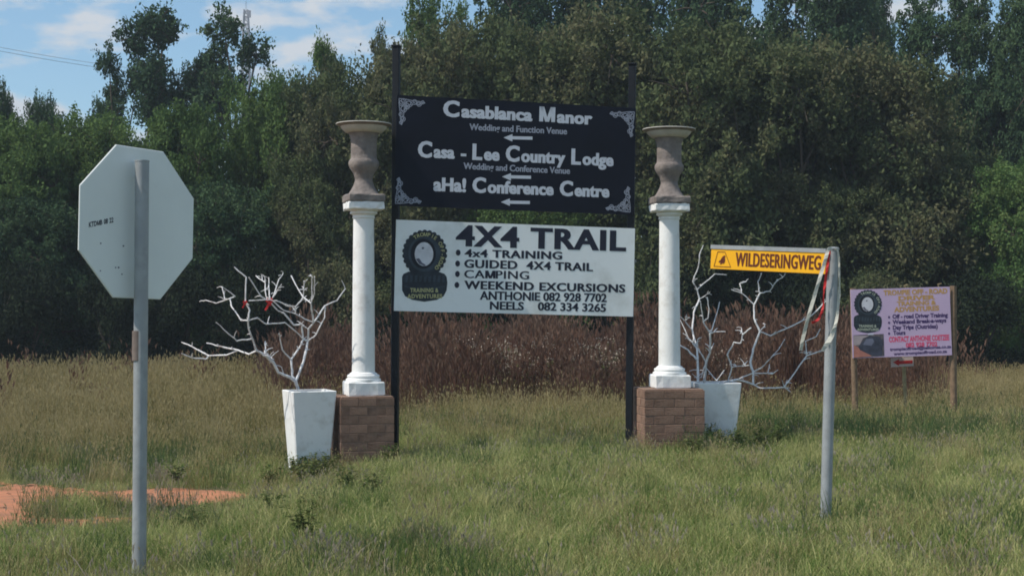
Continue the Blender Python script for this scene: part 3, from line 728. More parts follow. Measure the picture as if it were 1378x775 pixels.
for c0, ang, L_ in (((973.2, 347.5), .9, 4.6), ((970.3, 351.2), .5, 3.6), ((974.2, 351.5), 1.25, 3.8), ((971.2, 353.5), .95, 3)):
    pts = []
    for i in range(10):
        t_ = 2 * math.pi * i / 10; x_ = L_ * math.cos(t_); y_ = L_ * .42 * math.sin(t_)
        pts.append(nb.uv(c0[0] + x_ * math.cos(ang) - y_ * math.sin(ang), c0[1] - x_ * math.sin(ang) - y_ * math.cos(ang)))
    nb.flat('emblem', pts, [tuple(range(10))], M['sign_brown'], pl, .002)
fix_tree(ns)
def ZR(x, y, Y): return P(900 + x / 3.875, 330 + y / 3.875, Y)
def smooth_pts(pts, k=4):
    out = []
    for i in range(len(pts) - 1):
        p0 = pts[max(i - 1, 0)]; p1 = pts[i]; p2 = pts[i + 1]; p3 = pts[min(i + 2, len(pts) - 1)]
        for j in range(k):
            t = j / k; out.append(0.5 * ((2 * p1) + (-p0 + p2) * t + (2 * p0 - 5 * p1 + 4 * p2 - p3) * t * t + (-p0 + 3 * p1 - 3 * p2 + p3) * t ** 3))
    return out + [pts[-1]]
t = ribbon('barrier_tape', smooth_pts([ZR(852, 22, 10.985), ZR(832, 24, 10.95), ZR(815, 80, 10.93), ZR(785, 180, 10.9), ZR(740, 330, 10.88), ZR(703, 470, 10.9), ZR(688, 548, 10.92)]), .026, M['tape'], twist=.35)
tag(t, 'cream strip of tape hanging down left from the top of the street sign pole', 'tape', 'tape strips tied to the street sign pole')
t = ribbon('barrier_tape', smooth_pts([ZR(866, 20, 10.99), ZR(884, 40, 11.0), ZR(890, 180, 11.02), ZR(884, 300, 11.03), ZR(872, 400, 11.0), ZR(845, 480, 10.97), ZR(800, 550, 10.93)]), [.014] * 10 + [.022] * 8 + [.034] * 5 + [.03, .02], M['tape'], twist=.45)
tag(t, 'whitish twisted strip of tape hanging along the right side of the street sign pole', 'tape', 'tape strips tied to the street sign pole')
t = ribbon('barrier_tape', smooth_pts([ZR(835, 20, 10.97), ZR(832, 70, 10.98), ZR(822, 150, 10.99), ZR(810, 240, 11.0), ZR(803, 330, 11.0), ZR(780, 385, 10.98), ZR(745, 405, 10.96)]), [.03] * 4 + [.02] * 8 + [.012] * 4 + [.018] * 9, M['tape_red'], twist=.6)
tag(t, 'red strip of tape hanging in a curl beside the street sign pole', 'tape', 'tape strips tied to the street sign pole')

# ------------------------------------------------------------------ lilac billboard and arrow stake
Yp = 21.0
pb = empty('lilac_signboard', (0, 0, 0)); c = P(1213, 430, Yp); pb.location = (c.x, c.y, h(c.x, c.y))
tag(pb, 'lilac advertising board with tyre emblem on two rough wooden posts, far right', 'signboard')
for (tx, ty, bx, by, Y, r_) in ((1147.5, 388, 1152, 570, Yp + .06, .042), (1282.5, 384.5, 1283.5, 565, Yp + .06, .047)):
    T0 = P(tx, ty, Y); B0 = P(bx, by, Y); B0.z = h(B0.x, B0.y) - .2; pts = [B0.lerp(T0, k / 6) + Vector((random.uniform(-.006, .006), 0, 0)) for k in range(7)]
    MB().tube(pts, [r_ * random.uniform(.92, 1.08) for _ in pts], 10, jit=.05).build('post', M['wood_post'], pb, True)
pp = Board([(1144.5, 390), (1278, 385.4), (1281, 478), (1148, 481.5)], Yp, Yp, 1147, 1280)
kp = pp.slab(.02).build('panel', M['purple'], pb)
T = pp.text
T('TROMPIE OFF - ROAD', (1189, 397.3), (1275, 394.5), 6.2, M['p_yellow'], kp, .05)
T('DRIVER', (1209, 404.2), (1259, 402.5), 5.4, M['p_yellow'], kp, .05)
T('TRAINING &', (1207, 411.5), (1260, 409.6), 5.4, M['p_yellow'], kp, .05)
T('ADVENTURES', (1203, 419.8), (1264, 417.4), 6, M['p_yellow'], kp, .05)
for s, x0, y0, x1, y1 in (('Off - road Driver Training', 1201, 428.6, 1275.5, 426.3), ('Weekend Break-a-ways', 1201, 436, 1273.5, 433.4), ('Day Trips (Outrides)', 1201.5, 443.4, 1262, 441.4), ('Tours', 1202, 450.6, 1218.5, 450)):
    T(s, (x0, y0), (x1, y1), 5.3, M['p_dark'], kp, .045)
    c = pp.uv(1196.3, y0 - 1.9); pp.poly('bullet', [(c[0] + .014 * math.cos(a_), c[1] + .017 * math.sin(a_)) for a_ in np.linspace(0, 2 * math.pi, 10)[:-1]], M['p_dark'], kp)
T('CONTACT ANTHONIE COETZEE', (1196.5, 460.3), (1277.5, 457.2), 6.8, M['p_red'], kp, .04)
T('082 928 7702', (1219, 467), (1261.5, 465.4), 5.6, M['p_red'], kp, .04)
T('trompieoffroad@telkomsa.co.za', (1197.5, 472), (1280, 468), 4, M['p_dark'], kp, .035)
T('www.trompieoffroad.co.za', (1202.5, 478), (1274.5, 474.4), 4, M['p_dark'], kp, .035)
tyre_emblem(pp, 1148.3, 390.6, .62, .60, kp, M['letter_mint'], 'TROMPIE OFF-ROAD', 'TRAINING &', 'ADVENTURES')
# printed snapshot of a car on red earth
def print_mat():
    m = mat('printed_snapshot', (0.16, 0.13, 0.13), .6, .5, 9, dirt=(0.05, 0.05, 0.07), dscale=6, dlo=.45, dhi=.6); return m
PM = {'pic': print_mat(), 'pic_sky': mat('printed_pale_sky', (0.36, 0.30, 0.31), .6, .2, 6), 'pic_car': mat('printed_dark_car', (0.05, 0.055, 0.08), .6, .5, 12), 'pic_glass': mat('printed_windscreen', (0.15, 0.16, 0.22), .5, .2, 10), 'pic_earth': mat('printed_red_earth', (0.42, 0.17, 0.13), .6, .2, 10)}
def pu(x, y): return pp.uv(1140 + x / 7.047, 380 + y / 7.047)
pp.poly('snapshot', [pu(*p) for p in ((62, 715), (352, 697), (345, 487), (60, 500))], PM['pic'], kp, off=.0022)
pp.poly('snapshot', [pu(*p) for p in ((62, 600), (120, 590), (150, 530), (210, 505), (62, 505))], PM['pic_sky'], kp, off=.003, t=.0006)
pp.poly('snapshot', [pu(*p) for p in ((64, 712), (230, 700), (190, 665), (110, 620), (64, 590))], PM['pic_earth'], kp, off=.0033, t=.0006)
pp.poly('snapshot', [pu(*p) for p in ((105, 610), (120, 640), (215, 685), (330, 695), (338, 590), (320, 530), (290, 508), (200, 512), (150, 560))], PM['pic_car'], kp, off=.0038, t=.0006)
pp.poly('snapshot', [pu(*p) for p in ((150, 590), (230, 600), (255, 560), (240, 530), (180, 535))], PM['pic_glass'], kp, off=.0044, t=.0006)
pp.poly('snapshot', [pu(*p) for p in ((195, 498), (250, 496), (252, 484), (200, 486))], M['letter_white'], kp, off=.0044, t=.0006)
# twigs of wire sticking up on the top edge
for x, y in ((1219, 384), (1264, 382.5)):
    MB().tube([P(x, 388, Yp + .02), P(x - 2, y, Yp + .02), P(x + 3, y - 1, Yp + .0)], .008, 5).build('wire_tie', M['wood_pale'], pb)
fix_tree(pb)
ar = empty('arrow_signpost', (0, 0, 0)); c = P(1218, 480, Yp + .35); ar.location = (c.x, c.y, h(c.x, c.y))
tag(ar, 'small white plate with red left arrow on a thin wooden stake under the lilac board', 'arrow sign')
T0 = P(1216, 478, Yp + .35); B0 = P(1219, 560, Yp + .35); B0.z = h(B0.x, B0.y) - .2
MB().tube([B0, B0.lerp(T0, .4) + Vector((.01, 0, 0)), B0.lerp(T0, .7), T0], [.026, .024, .028, .024], 8).build('stake', M['wood_pale'], ar, True)
ab = Board([(1199, 481.5), (1229, 480), (1229.3, 492), (1199.4, 494)], Yp + .3, Yp + .3, 1199, 1229)
ka = ab.slab(.012).build('arrow_plate', M['arrow_white'], ar)
pts = [(1201.5, 487.3), (1210, 483.1), (1210, 485.5), (1228, 484.5), (1228, 489.1), (1210, 489.9), (1210, 492.1)]
ab.poly('arrow', [ab.uv(*p) for p in pts][::-1], M['stop_red'], ka)
fix_tree(ar)

# ------------------------------------------------------------------ far mast and overhead wires
def lattice_mast():
    Y = 330.0; c = P(331, 44, Y); zt_ = P(331, 14, Y).z; w0, w1 = 1.1, .55
    t = empty('radio_mast', (c.x, Y, h(c.x, Y))); tag(t, 'thin steel lattice mast far away, rising behind the trees at upper left', 'mast')
    g = h(c.x, Y)
    def corner(i, z):
        w = w0 + (w1 - w0) * ss(zt_ - 8, zt_, z); a = R(45 + 90 * i); return Vector((c.x + w * math.cos(a), Y + w * math.sin(a), z))
    for i in range(4): MB().tube([corner(i, g), corner(i, zt_ - 8), corner(i, zt_)], .17, 5).build('leg', M['mast'], t)
    mb = MB(); z = g
    while z < zt_ - 1.5:
        for i in range(4):
            mb.tube([corner(i, z), corner((i + 1) % 4, z + 1.6)], .10, 4, cap=False); mb.tube([corner(i, z), corner((i + 1) % 4, z)], .10, 4, cap=False)
        z += 1.6
    mb.build('bracing', M['mast'], t)
    MB().tube([(c.x, Y, zt_ - .5), (c.x, Y, zt_ + 2.0)], .06, 5).build('antenna', M['mast'], t)
    for k, dz in enumerate((-1, -4, -6.5)):
        MB().box((c.x + (-.9 if k % 2 else .9), Y - .5, zt_ + dz), (.5, .3, 1.6), None, .05).build('antenna', M['mast'], t)
    fix_tree(t)
lattice_mast()
for k, (y0, y1) in enumerate(((58, 79), (63, 84))):
    Y = 130.0; A = P(-60, y0 - 6, Y); B = P(330, y1 + 28, Y + 10); pts = []
    for i in range(13):
        f = i / 12; p = A.lerp(B, f); p.z -= 1.2 * 4 * f * (1 - f) * .4; pts.append(p)
    o = MB().tube(pts, .018, 4).build('overhead_wire', M['wire'])
    tag(o, ('upper' if k == 0 else 'lower') + ' of the two thin overhead wires crossing the sky at far left', 'wire', 'overhead wires at upper left')

# ------------------------------------------------------------------ trees
LEAF = {
  'olive': leafmat('olive_brown_foliage', [(0.062, 0.083, 0.039), (0.083, 0.109, 0.050), (0.109, 0.135, 0.062), (0.153, 0.147, 0.081), (0.142, 0.173, 0.081)], .55, .42, .28, .38, 3, .15),
  'green': leafmat('fresh_green_foliage', [(0.056, 0.095, 0.033), (0.076, 0.128, 0.043), (0.105, 0.166, 0.056), (0.132, 0.200, 0.065), (0.172, 0.195, 0.076)], .6, .38, .28, .4, 9, .15),
 'dark': leafmat('dark_blue_green_foliage', [(0.032, 0.059, 0.032), (0.051, 0.090, 0.048), (0.069, 0.116, 0.056), (0.102, 0.148, 0.068)], .5, .3, .18, .7, 15),
 'deep': leafmat('shaded_shrub_foliage', [(.014, .020, .013), (.020, .030, .018), (.030, .042, .024), (.044, .056, .032)], .5, .3, .15, .6, 27),  # shade at the foot of the trees is put into this leaf colour
 'light': leafmat('light_green_foliage', [(0.058, 0.116, 0.036), (0.091, 0.166, 0.053), (0.132, 0.215, 0.072), (0.198, 0.248, 0.089)], .5, .3, .3, .7, 21),
}
def crown_mesh(name, seed, Rx, Hh, z0, lobes, clus, leaves, L, gap=0.0, droop=.3, airy=False, twigs=60):
    """unit tree: crown between z0 and Hh, radius Rx. returns mesh of leaves + list of lobe centres"""
    g = np.random.default_rng(seed); C = []; Rl = []
    tries = 0
    while len(C) < lobes and tries < 5000:
        tries += 1
        z = z0 + (Hh - z0) * g.random(); u = (z - z0) / (Hh - z0)
        env = Rx * (math.sqrt(max(0, 1 - max(0, (u - .35) / .65) ** 2)) * (.75 + .25 * min(1, u / .3)))
        r = env * math.sqrt(g.random()) * (.80); a = g.random() * 2 * math.pi
        rl = Rx * g.uniform(.24, .40) * (.75 if airy else 1)
        if z + rl * .8 > Hh: z = Hh - rl * .8
        p = np.array([r * math.cos(a), r * math.sin(a), max(z, z0 + rl * .5)])
        if airy and any(np.linalg.norm(p - q) < .62 * (rl + s) for q, s in zip(C, Rl)): continue
        C.append(p); Rl.append(rl)
    C = np.array(C); Rl = np.array(Rl); n = len(C)
    # clusters on the lobes' shells
    d = g.normal(size=(n, clus, 3)); d /= np.linalg.norm(d, axis=2, keepdims=True); d[..., 2] = d[..., 2] * .9 + .1
    cc = C[:, None] + d * Rl[:, None, None] * g.uniform(.55, 1.12, (n, clus, 1)); cc = cc.reshape(-1, 3); dirs = d.reshape(-1, 3)
    cr_ = g.uniform(.14, .34, len(cc)) * (1 if not airy else .9)
    ct = g.random(len(cc)) * .55 + np.repeat(g.random(n) * .3, clus)
    m = len(cc)
    o = g.normal(size=(m, leaves, 3)); o /= np.linalg.norm(o, axis=2, keepdims=True)
    o *= g.random((m, leaves, 1)) ** .45
    # sprays: stretch each cluster along a random outward-up direction
    ax = dirs + g.normal(size=dirs.shape) * .5 + np.array([0, 0, .35]); ax /= np.linalg.norm(ax, axis=1, keepdims=True)
    st_ = g.uniform(.2, 1.3, m)
    o = o + ax[:, None] * (np.einsum('mlk,mk->ml', o, ax) * st_[:, None])[..., None]
    p = cc[:, None] + o * cr_[:, None, None]; p[..., 2] -= droop * .1 * np.abs(o[..., 0])
    p = p.reshape(-1, 3); N_ = len(p)
    lt = (np.repeat(ct, leaves) + g.normal(size=N_) * .12)
    keep = (p[:, 2] > .05); p = p[keep]; lt = lt[keep]; N_ = len(p)
    dl = g.normal(size=(N_, 3)); dl[:, 2] -= droop; dl /= np.linalg.norm(dl, axis=1, keepdims=True)
    sd_ = np.cross(dl, g.normal(size=(N_, 3))); sd_ /= np.linalg.norm(sd_, axis=1, keepdims=True)
    Ls = L * g.uniform(.6, 1.35, (N_, 1)); Wd = Ls * .26
    V = np.stack([p - dl * Ls * .5, p + sd_ * Wd, p + dl * Ls * .5, p - sd_ * Wd], 1).reshape(-1, 3)
    q = np.arange(N_ * 4).reshape(-1, 4)
    me = bigmesh(name, V, q, mat=None, attrs={'tint': ('FACE', np.clip(lt, 0, 1))})
    # trunk and limbs
    mb = MB(); rnd = random.Random(seed)
    fork = Vector((0, 0, z0 + (Hh - z0) * .22)); r0 = .05 * Hh ** .5 * 1.1
    mb.tube([(0, 0, -.3), (.05, 0, fork.z * .5), fork], [r0 * 1.3, r0, r0 * .85], 8)
    for c in C:
        c = Vector(c); mid = fork.lerp(c, .5) + Vector((rnd.uniform(-.3, .3), rnd.uniform(-.3, .3), rnd.uniform(0, .4)))
        mb.tube([fork, mid, c], [r0 * .5, r0 * .3, r0 * .12], 5, cap=False)
        for _ in range(5):
            e = c + Vector((rnd.gauss(0, 1), rnd.gauss(0, 1), rnd.gauss(.2, 1))).normalized() * Rx * .36
            mb.tube([c, c.lerp(e, .5) + Vector((0, 0, .05)), e], [r0 * .14, r0 * .09, .006], 4, cap=False)
    tm = mesh('trunk', mb.v, mb.f, M['bark'])
    return me, tm
print('crowns')
VAR = {
 'round_a': crown_mesh('crown', 11, 3.0, 7.0, .5, 26, 46, 71, 0.120, droop=.5),
 'round_b': crown_mesh('crown', 12, 3.2, 7.0, .3, 28, 44, 71, 0.120, droop=.5),
 'round_c': crown_mesh('crown', 13, 2.8, 7.0, .4, 24, 46, 71, 0.112, droop=.3),
 'tall_a': crown_mesh('crown', 14, 3.4, 11.0, 1.2, 34, 42, 62, 0.136, droop=.4),
 'tall_b': crown_mesh('crown', 15, 3.0, 11.0, 1.0, 30, 42, 65, 0.136, droop=.4),
 'airy_a': crown_mesh('crown', 16, 2.0, 9.0, 3.0, 16, 22, 62, 0.120, airy=True),
 'airy_b': crown_mesh('crown', 22, 1.9, 9.0, 3.0, 16, 22, 62, 0.120, airy=True),
 'bush': crown_mesh('crown', 18, 1.5, 2.4, .1, 14, 30, 68, 0.088, droop=.2),
}
HV = {'round_a': 7, 'round_b': 7, 'round_c': 7, 'tall_a': 11, 'tall_b': 11, 'airy_a': 9, 'airy_b': 9, 'bush': 2.4}
RV = {'round_a': 3.0, 'round_b': 3.2, 'round_c': 2.8, 'tall_a': 3.4, 'tall_b': 3.0, 'airy_a': 2.0, 'airy_b': 1.9, 'bush': 1.5}
CM = {}
def crown_of(var, colr):
    if (var, colr) not in CM:
        me = VAR[var][0]
        if any(k[0] == var for k in CM): me = me.copy()
        me.materials.clear(); me.materials.append(LEAF[colr]); CM[(var, colr)] = me
    return CM[(var, colr)]
def tree(name, px, py, Y, hw, var, colr, label, group, cat='tree', lean=(0, 0)):
    p = P(px, py, Y); g = h(p.x, p.y); hh = p.z - g; r = hw * Y / F
    t = empty(name, (p.x, p.y, g), random.uniform(0, 6.28)); tag(t, label, cat, group)
    s = (r / RV[var], r / RV[var], hh / HV[var] * 1.02); t.scale = s; t.rotation_euler = (lean[0], lean[1], t.rotation_euler.z)
    o = bpy.data.objects.new('crown', crown_of(var, colr)); link(o, t)
    if name != 'shrub' or True:
        k = bpy.data.objects.new('trunk', VAR[var][1]); link(k, t)
    return t
G1 = 'bushy trees in the front row behind the grass'
WF = 1.22
FR = [(-150, 170, 39, 120, 'round_a', 'green', 'green bushy tree at the edge of the row, beyond the left border'),
 (5, 178, 38.5, 105, 'round_b', 'green', 'green bushy tree at the far left, left of the octagonal sign'),
 (140, 172, 40, 92, 'round_c', 'green', 'green bushy tree rising behind the octagonal sign plate'),
 (238, 160, 38.5, 84, 'round_a', 'green', 'dense green bushy tree just right of the octagonal sign'),
 (375, 124, 40, 80, 'round_b', 'green', 'fresh green bushy tree below the distant mast'),
 (455, 106, 39, 84, 'round_c', 'olive', 'olive bushy tree with thin top behind the left urn'),
 (545, 86, 38, 95, 'round_a', 'olive', 'olive brown bushy tree behind the top of the left black post'),
 (650, 55, 39, 110, 'round_b', 'olive', 'tall olive bushy tree above the left half of the black panel'),
 (790, 40, 38.5, 110, 'round_c', 'olive', 'tall olive bushy tree above the right half of the black panel'),
 (930, 58, 37.5, 115, 'round_a', 'olive', 'broad olive tree behind the right urn'),
 (1060, 82, 37, 120, 'round_b', 'olive', 'broad rounded olive brown tree above the yellow street plate'),
 (1175, 92, 37.5, 105, 'round_c', 'olive', 'olive brown tree with a sloping right side above the lilac board'),
 (1262, 215, 37, 85, 'round_a', 'olive', 'lower olive tree behind and right of the lilac board'),
 (1368, 235, 36, 80, 'round_c', 'light', 'light green leafy bush at the right border'),
 (55, 280, 36.8, 85, 'round_c', 'dark', 'lower green bush in front of the far left tree'),
 (290, 262, 36.8, 85, 'round_b', 'dark', 'lower green bush behind the upper twigs of the left bare tree'),
 (420, 255, 37, 75, 'round_a', 'olive', 'lower olive bush immediately left of the left column'),
 (560, 270, 37, 80, 'round_c', 'olive', 'lower olive bush behind the left end of the lodge panel'),
 (720, 262, 37, 90, 'round_b', 'green', 'lower bush mostly hidden behind the middle of the signboard'),
 (1010, 245, 36.5, 95, 'round_c', 'olive', 'lower olive bush directly above the yellow street plate'),
 (1135, 262, 36.5, 80, 'round_b', 'olive', 'lower bush between the street sign pole and the lilac board'),
 (1500, 140, 39, 130, 'round_b', 'dark', 'dark tree of the row beyond the right border')]
for px, py, Y, hw, v, c, lab in FR: tree('bushy_tree', px, py, Y, hw * (1.42 if 540 < px < 1200 and py < 150 else WF), v, c, lab, G1)
G2 = 'tall dark trees of the back row'
BKR = [(-10, 128, 48, 45, 'round_b', 'dark', 'dark crown showing at the very left edge of the skyline'),
 (62, 150, 48, 50, 'round_c', 'dark', 'low dark crown on the skyline left of the octagonal sign'),
 (590, -5, 46, 70, 'tall_b', 'green', 'tall tree rising out of frame just right of the left black post'),
 (690, -50, 48, 110, 'tall_a', 'dark', 'tall dark tree whose top is cut by the frame above the lodge panel'),
 (830, -70, 50, 110, 'tall_b', 'dark', 'tall dark tree behind the top of the right black post'),
 (960, -50, 47, 105, 'tall_a', 'dark', 'tall dark tree above the right urn'),
 (1085, -60, 49, 105, 'tall_b', 'dark', 'very dark tall tree right of the middle of the right half'),
 (1170, -5, 52, 60, 'tall_a', 'dark', 'dark tree left of the bright sky gaps at upper right'),
 (1275, -20, 44, 85, 'tall_b', 'dark', 'tall blue green tree right of the bright sky gaps'),
 (1375, 10, 43, 90, 'tall_a', 'dark', 'tall dark tree at the upper right corner'),
 (1480, -40, 45, 100, 'tall_b', 'dark', 'tall dark tree outside the right border'),
 (1010, 60, 55, 130, 'round_b', 'dark', 'dark tree far behind the tree above the right urn'), (760, 60, 55, 130, 'round_a', 'dark', 'dark tree far behind, above the middle of the lodge panel'),
 (1300, 130, 56, 120, 'round_c', 'dark', 'dark tree far behind the lilac board'), (560, 130, 54, 110, 'round_a', 'dark', 'dark tree far behind the left black post'),
 (60, 210, 52, 110, 'round_b', 'dark', 'dark tree far behind, between the left border and the octagonal sign'), (230, 215, 53, 110, 'round_c', 'dark', 'dark tree far behind the right side of the octagonal sign'), (400, 170, 54, 110, 'round_b', 'dark', 'dark tree far behind the left bare tree')]
for px, py, Y, hw, v, c, lab in BKR: tree('tall_tree', px, py, Y, hw, v, c, lab, G2)
G3 = 'thin crowned trees against the sky'
tree('airy_tree', 215, 26, 50, 84, 'airy_a', 'dark', 'thin crowned dark tree against the sky behind the octagonal sign', G3)
tree('airy_tree', 150, 72, 51, 50, 'airy_b', 'dark', 'lower thin dark tree leaning left above the octagonal sign', G3, lean=(0, R(-3)))
tree('airy_tree', 314, 30, 50, 78, 'airy_b', 'dark', 'thin crowned dark tree standing in front of the distant mast', G3)
tree('airy_tree', 268, 92, 52, 50, 'airy_a', 'dark', 'small sparse tree between the two tall thin crowned trees', G3)
tree('airy_tree', 435, 68, 44, 45, 'airy_a', 'green', 'sparse green tree top on the skyline left of the left urn', G3)
tree('airy_tree', 515, 52, 44, 36, 'airy_b', 'olive', 'sparse olive tree top touching the left black post', G3)
G4 = 'low shrubs at the foot of the trees'
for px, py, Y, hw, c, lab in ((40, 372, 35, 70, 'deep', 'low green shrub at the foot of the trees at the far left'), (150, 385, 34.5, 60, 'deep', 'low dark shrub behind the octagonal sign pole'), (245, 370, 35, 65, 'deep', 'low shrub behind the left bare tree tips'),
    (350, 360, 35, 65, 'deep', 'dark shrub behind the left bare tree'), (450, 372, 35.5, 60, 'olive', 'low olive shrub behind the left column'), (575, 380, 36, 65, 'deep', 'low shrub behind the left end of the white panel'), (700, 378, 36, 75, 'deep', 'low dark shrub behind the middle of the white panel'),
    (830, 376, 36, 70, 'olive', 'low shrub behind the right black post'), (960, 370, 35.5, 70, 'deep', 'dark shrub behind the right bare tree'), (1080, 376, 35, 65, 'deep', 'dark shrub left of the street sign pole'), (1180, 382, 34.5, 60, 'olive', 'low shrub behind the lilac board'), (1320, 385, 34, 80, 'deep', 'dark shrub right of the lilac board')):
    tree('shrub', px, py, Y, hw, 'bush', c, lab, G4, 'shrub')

# ------------------------------------------------------------------ grass: clump meshes scattered by geometry nodes
GM = {
 'short': leafmat('green_verge_grass', [(0.091, 0.157, 0.038), (0.155, 0.229, 0.062), (0.238, 0.305, 0.096), (0.365, 0.370, 0.148), (0.548, 0.521, 0.242)], 2.0, .6, .35, .95, 31, .25),
 'straw': leafmat('straw_coloured_grass', [(0.117, 0.141, 0.044), (0.192, 0.187, 0.065), (0.289, 0.246, 0.102), (0.385, 0.313, 0.149), (0.496, 0.417, 0.230)], 1.1, .6, .35, .9, 37, .25),
 'red': leafmat('tall_reddish_grass', [(0.050, 0.041, 0.026), (0.092, 0.051, 0.036), (0.138, 0.070, 0.049), (0.184, 0.101, 0.071), (0.239, 0.157, 0.113)], .6, .3, .3, .75, 41, .2),
 'lush': leafmat('lush_green_grass', [(0.040, 0.081, 0.028), (0.053, 0.104, 0.036), (0.079, 0.138, 0.048), (0.114, 0.162, 0.062), (0.176, 0.190, 0.095)], 1.5, .3, .35, .8, 51, .2),
 'pale': leafmat('dry_grey_grass', [(.20, .18, .12), (.28, .24, .17), (.36, .31, .23), (.42, .37, .29)], 1.5, .3, .35, .8, 53, .2),
 'weed': leafmat('broadleaf_weed', [(0.046, 0.078, 0.024), (0.072, 0.108, 0.034), (0.104, 0.144, 0.045), (0.169, 0.180, 0.075)], .8, .3, .3, .75, 47, .2),
 'flower': mat('pale_dry_flower', (.50, .42, .34), .8, .2, 5),
}
protos = {}
def clump(key, seed, n, hmin, hmax, spread, wid, bend, mkey, seg=3, heads=0.0, hl=.08):
    g = np.random.default_rng(seed); V = []; Q = []; Tt = []; tint = []; nv = 0
    for i in range(n):
        a = g.random() * 6.283; r = spread * math.sqrt(g.random()); bx, by = r * math.cos(a), r * math.sin(a)
        hh = g.uniform(hmin, hmax); az = g.random() * 6.283; bd = g.uniform(.1, 1) * bend * hh; w = wid * g.uniform(.6, 1.3)
        wa = g.random() * 3.14; wx, wy = math.cos(wa) * w / 2, math.sin(wa) * w / 2; ti = g.random()
        for k in range(seg + 1):
            f = k / seg; x = bx + math.cos(az) * bd * f * f; y = by + math.sin(az) * bd * f * f; z = hh * f * (1 - .18 * (bend) * f) - .03
            s = (1 - f) ** .6 if k < seg else 0
            if k < seg: V += [(x - wx * s, y - wy * s, z), (x + wx * s, y + wy * s, z)]
            else: V += [(x, y, z)]
        for k in range(seg - 1): Q.append((nv + 2 * k, nv + 2 * k + 1, nv + 2 * k + 3, nv + 2 * k + 2)); 
        Tt.append((nv + 2 * seg - 2, nv + 2 * seg - 1, nv + 2 * seg)); tint.append((seg, ti)); tip = V[-1]; nv = len(V)
        if g.random() < heads:                 # seed head: small crossed lozenges
            hw_ = hl * .13
            for c in range(2):
                cx_, cy_ = (hw_, 0) if c else (0, hw_); x, y, z = tip
                V += [(x, y, z - hl * .3), (x + cx_, y + cy_, z + hl * .2), (x + math.cos(az) * hl * .3, y + math.sin(az) * hl * .3, z + hl * .7), (x - cx_, y - cy_, z + hl * .2)]
                Q.append((nv, nv + 1, nv + 2, nv + 3)); tint.append((-1, min(1, ti * .3 + .75))); nv += 4
    # per face tint (quads first, then tris)
    tq = []; tt = []
    for s, ti in tint:
        if s > 0: tq += [ti] * (s - 1); tt.append(ti)
        else: tq.append(ti)
    me = bigmesh('grass_clump', np.array(V), Q, Tt, GM[mkey], {'tint': ('FACE', tq + tt)})
    protos.setdefault(key, []).append(me)
def weed(key, seed, n, hh, leaf, mkey, flowers=0):
    g = np.random.default_rng(seed); V = []; Q = []; ti = []; mi = []; nv = 0
    for i in range(n):
        az = g.random() * 6.283; L = hh * g.uniform(.5, 1); lean = g.uniform(.1, .6); tt = g.random()
        dx, dy = math.cos(az) * lean, math.sin(az) * lean
        V += [(-.003, 0, 0), (.003, 0, 0), (dx * L + .002, dy * L, L), (dx * L - .002, dy * L, L)]; Q.append((nv, nv + 1, nv + 2, nv + 3)); ti.append(.8); mi.append(0); nv += 4
        for j in range(9):
            f = g.uniform(.25, 1); p = np.array([dx * L * f, dy * L * f, L * f]); d = g.normal(size=3); d[2] = abs(d[2]) * .4; d /= np.linalg.norm(d)
            s = np.cross(d, [0, 0, 1]); s /= np.linalg.norm(s) + 1e-6; l = leaf * g.uniform(.6, 1.3)
            V += [tuple(p), tuple(p + d * l * .5 + s * l * .28), tuple(p + d * l + np.array([0, 0, -.2 * l])), tuple(p + d * l * .5 - s * l * .28)]
            Q.append((nv, nv + 1, nv + 2, nv + 3)); ti.append(tt + g.uniform(-.15, .15)); mi.append(0); nv += 4
        if flowers:
            for j in range(flowers):
                p = np.array([dx * L, dy * L, L]) + g.normal(size=3) * .035; s = .012
                for c in range(2):
                    u = g.normal(size=3); u /= np.linalg.norm(u); w = np.cross(u, g.normal(size=3)); w /= np.linalg.norm(w)
                    V += [tuple(p + u * s), tuple(p + w * s), tuple(p - u * s), tuple(p - w * s)]; Q.append((nv, nv + 1, nv + 2, nv + 3)); ti.append(.9); mi.append(1); nv += 4
    me = bigmesh('weed_clump', np.array(V), Q, None, GM[mkey], {'tint': ('FACE', np.clip(ti, 0, 1))})
    if flowers: me.materials.append(GM['flower']); me.polygons.foreach_set('material_index', mi)
    protos.setdefault(key, []).append(me)
for k in range(6):
    clump('short', 100 + k, 85, .07, .26, .22, .0065, .8, 'short', heads=.10, hl=.035)
    clump('straw', 200 + k, 75, .22, .62, .24, .007, .5, 'straw', heads=.35, hl=.06)
    clump('red', 300 + k, 60, .7, 1.5, .28, .010, .28, 'red', heads=.6, hl=.16)
for k in range(6):
    clump('lush', 600 + k, 80, .14, .42, .24, .008, .6, 'lush', heads=.06, hl=.05)
    clump('pale', 700 + k, 34, .10, .30, .16, .008, .9, 'pale', heads=.5, hl=.05)
for k in range(4):
    weed('weed', 400 + k, 26, .34, .06, 'weed'); weed('fweed', 500 + k, 16, .75, .07, 'weed', 10)

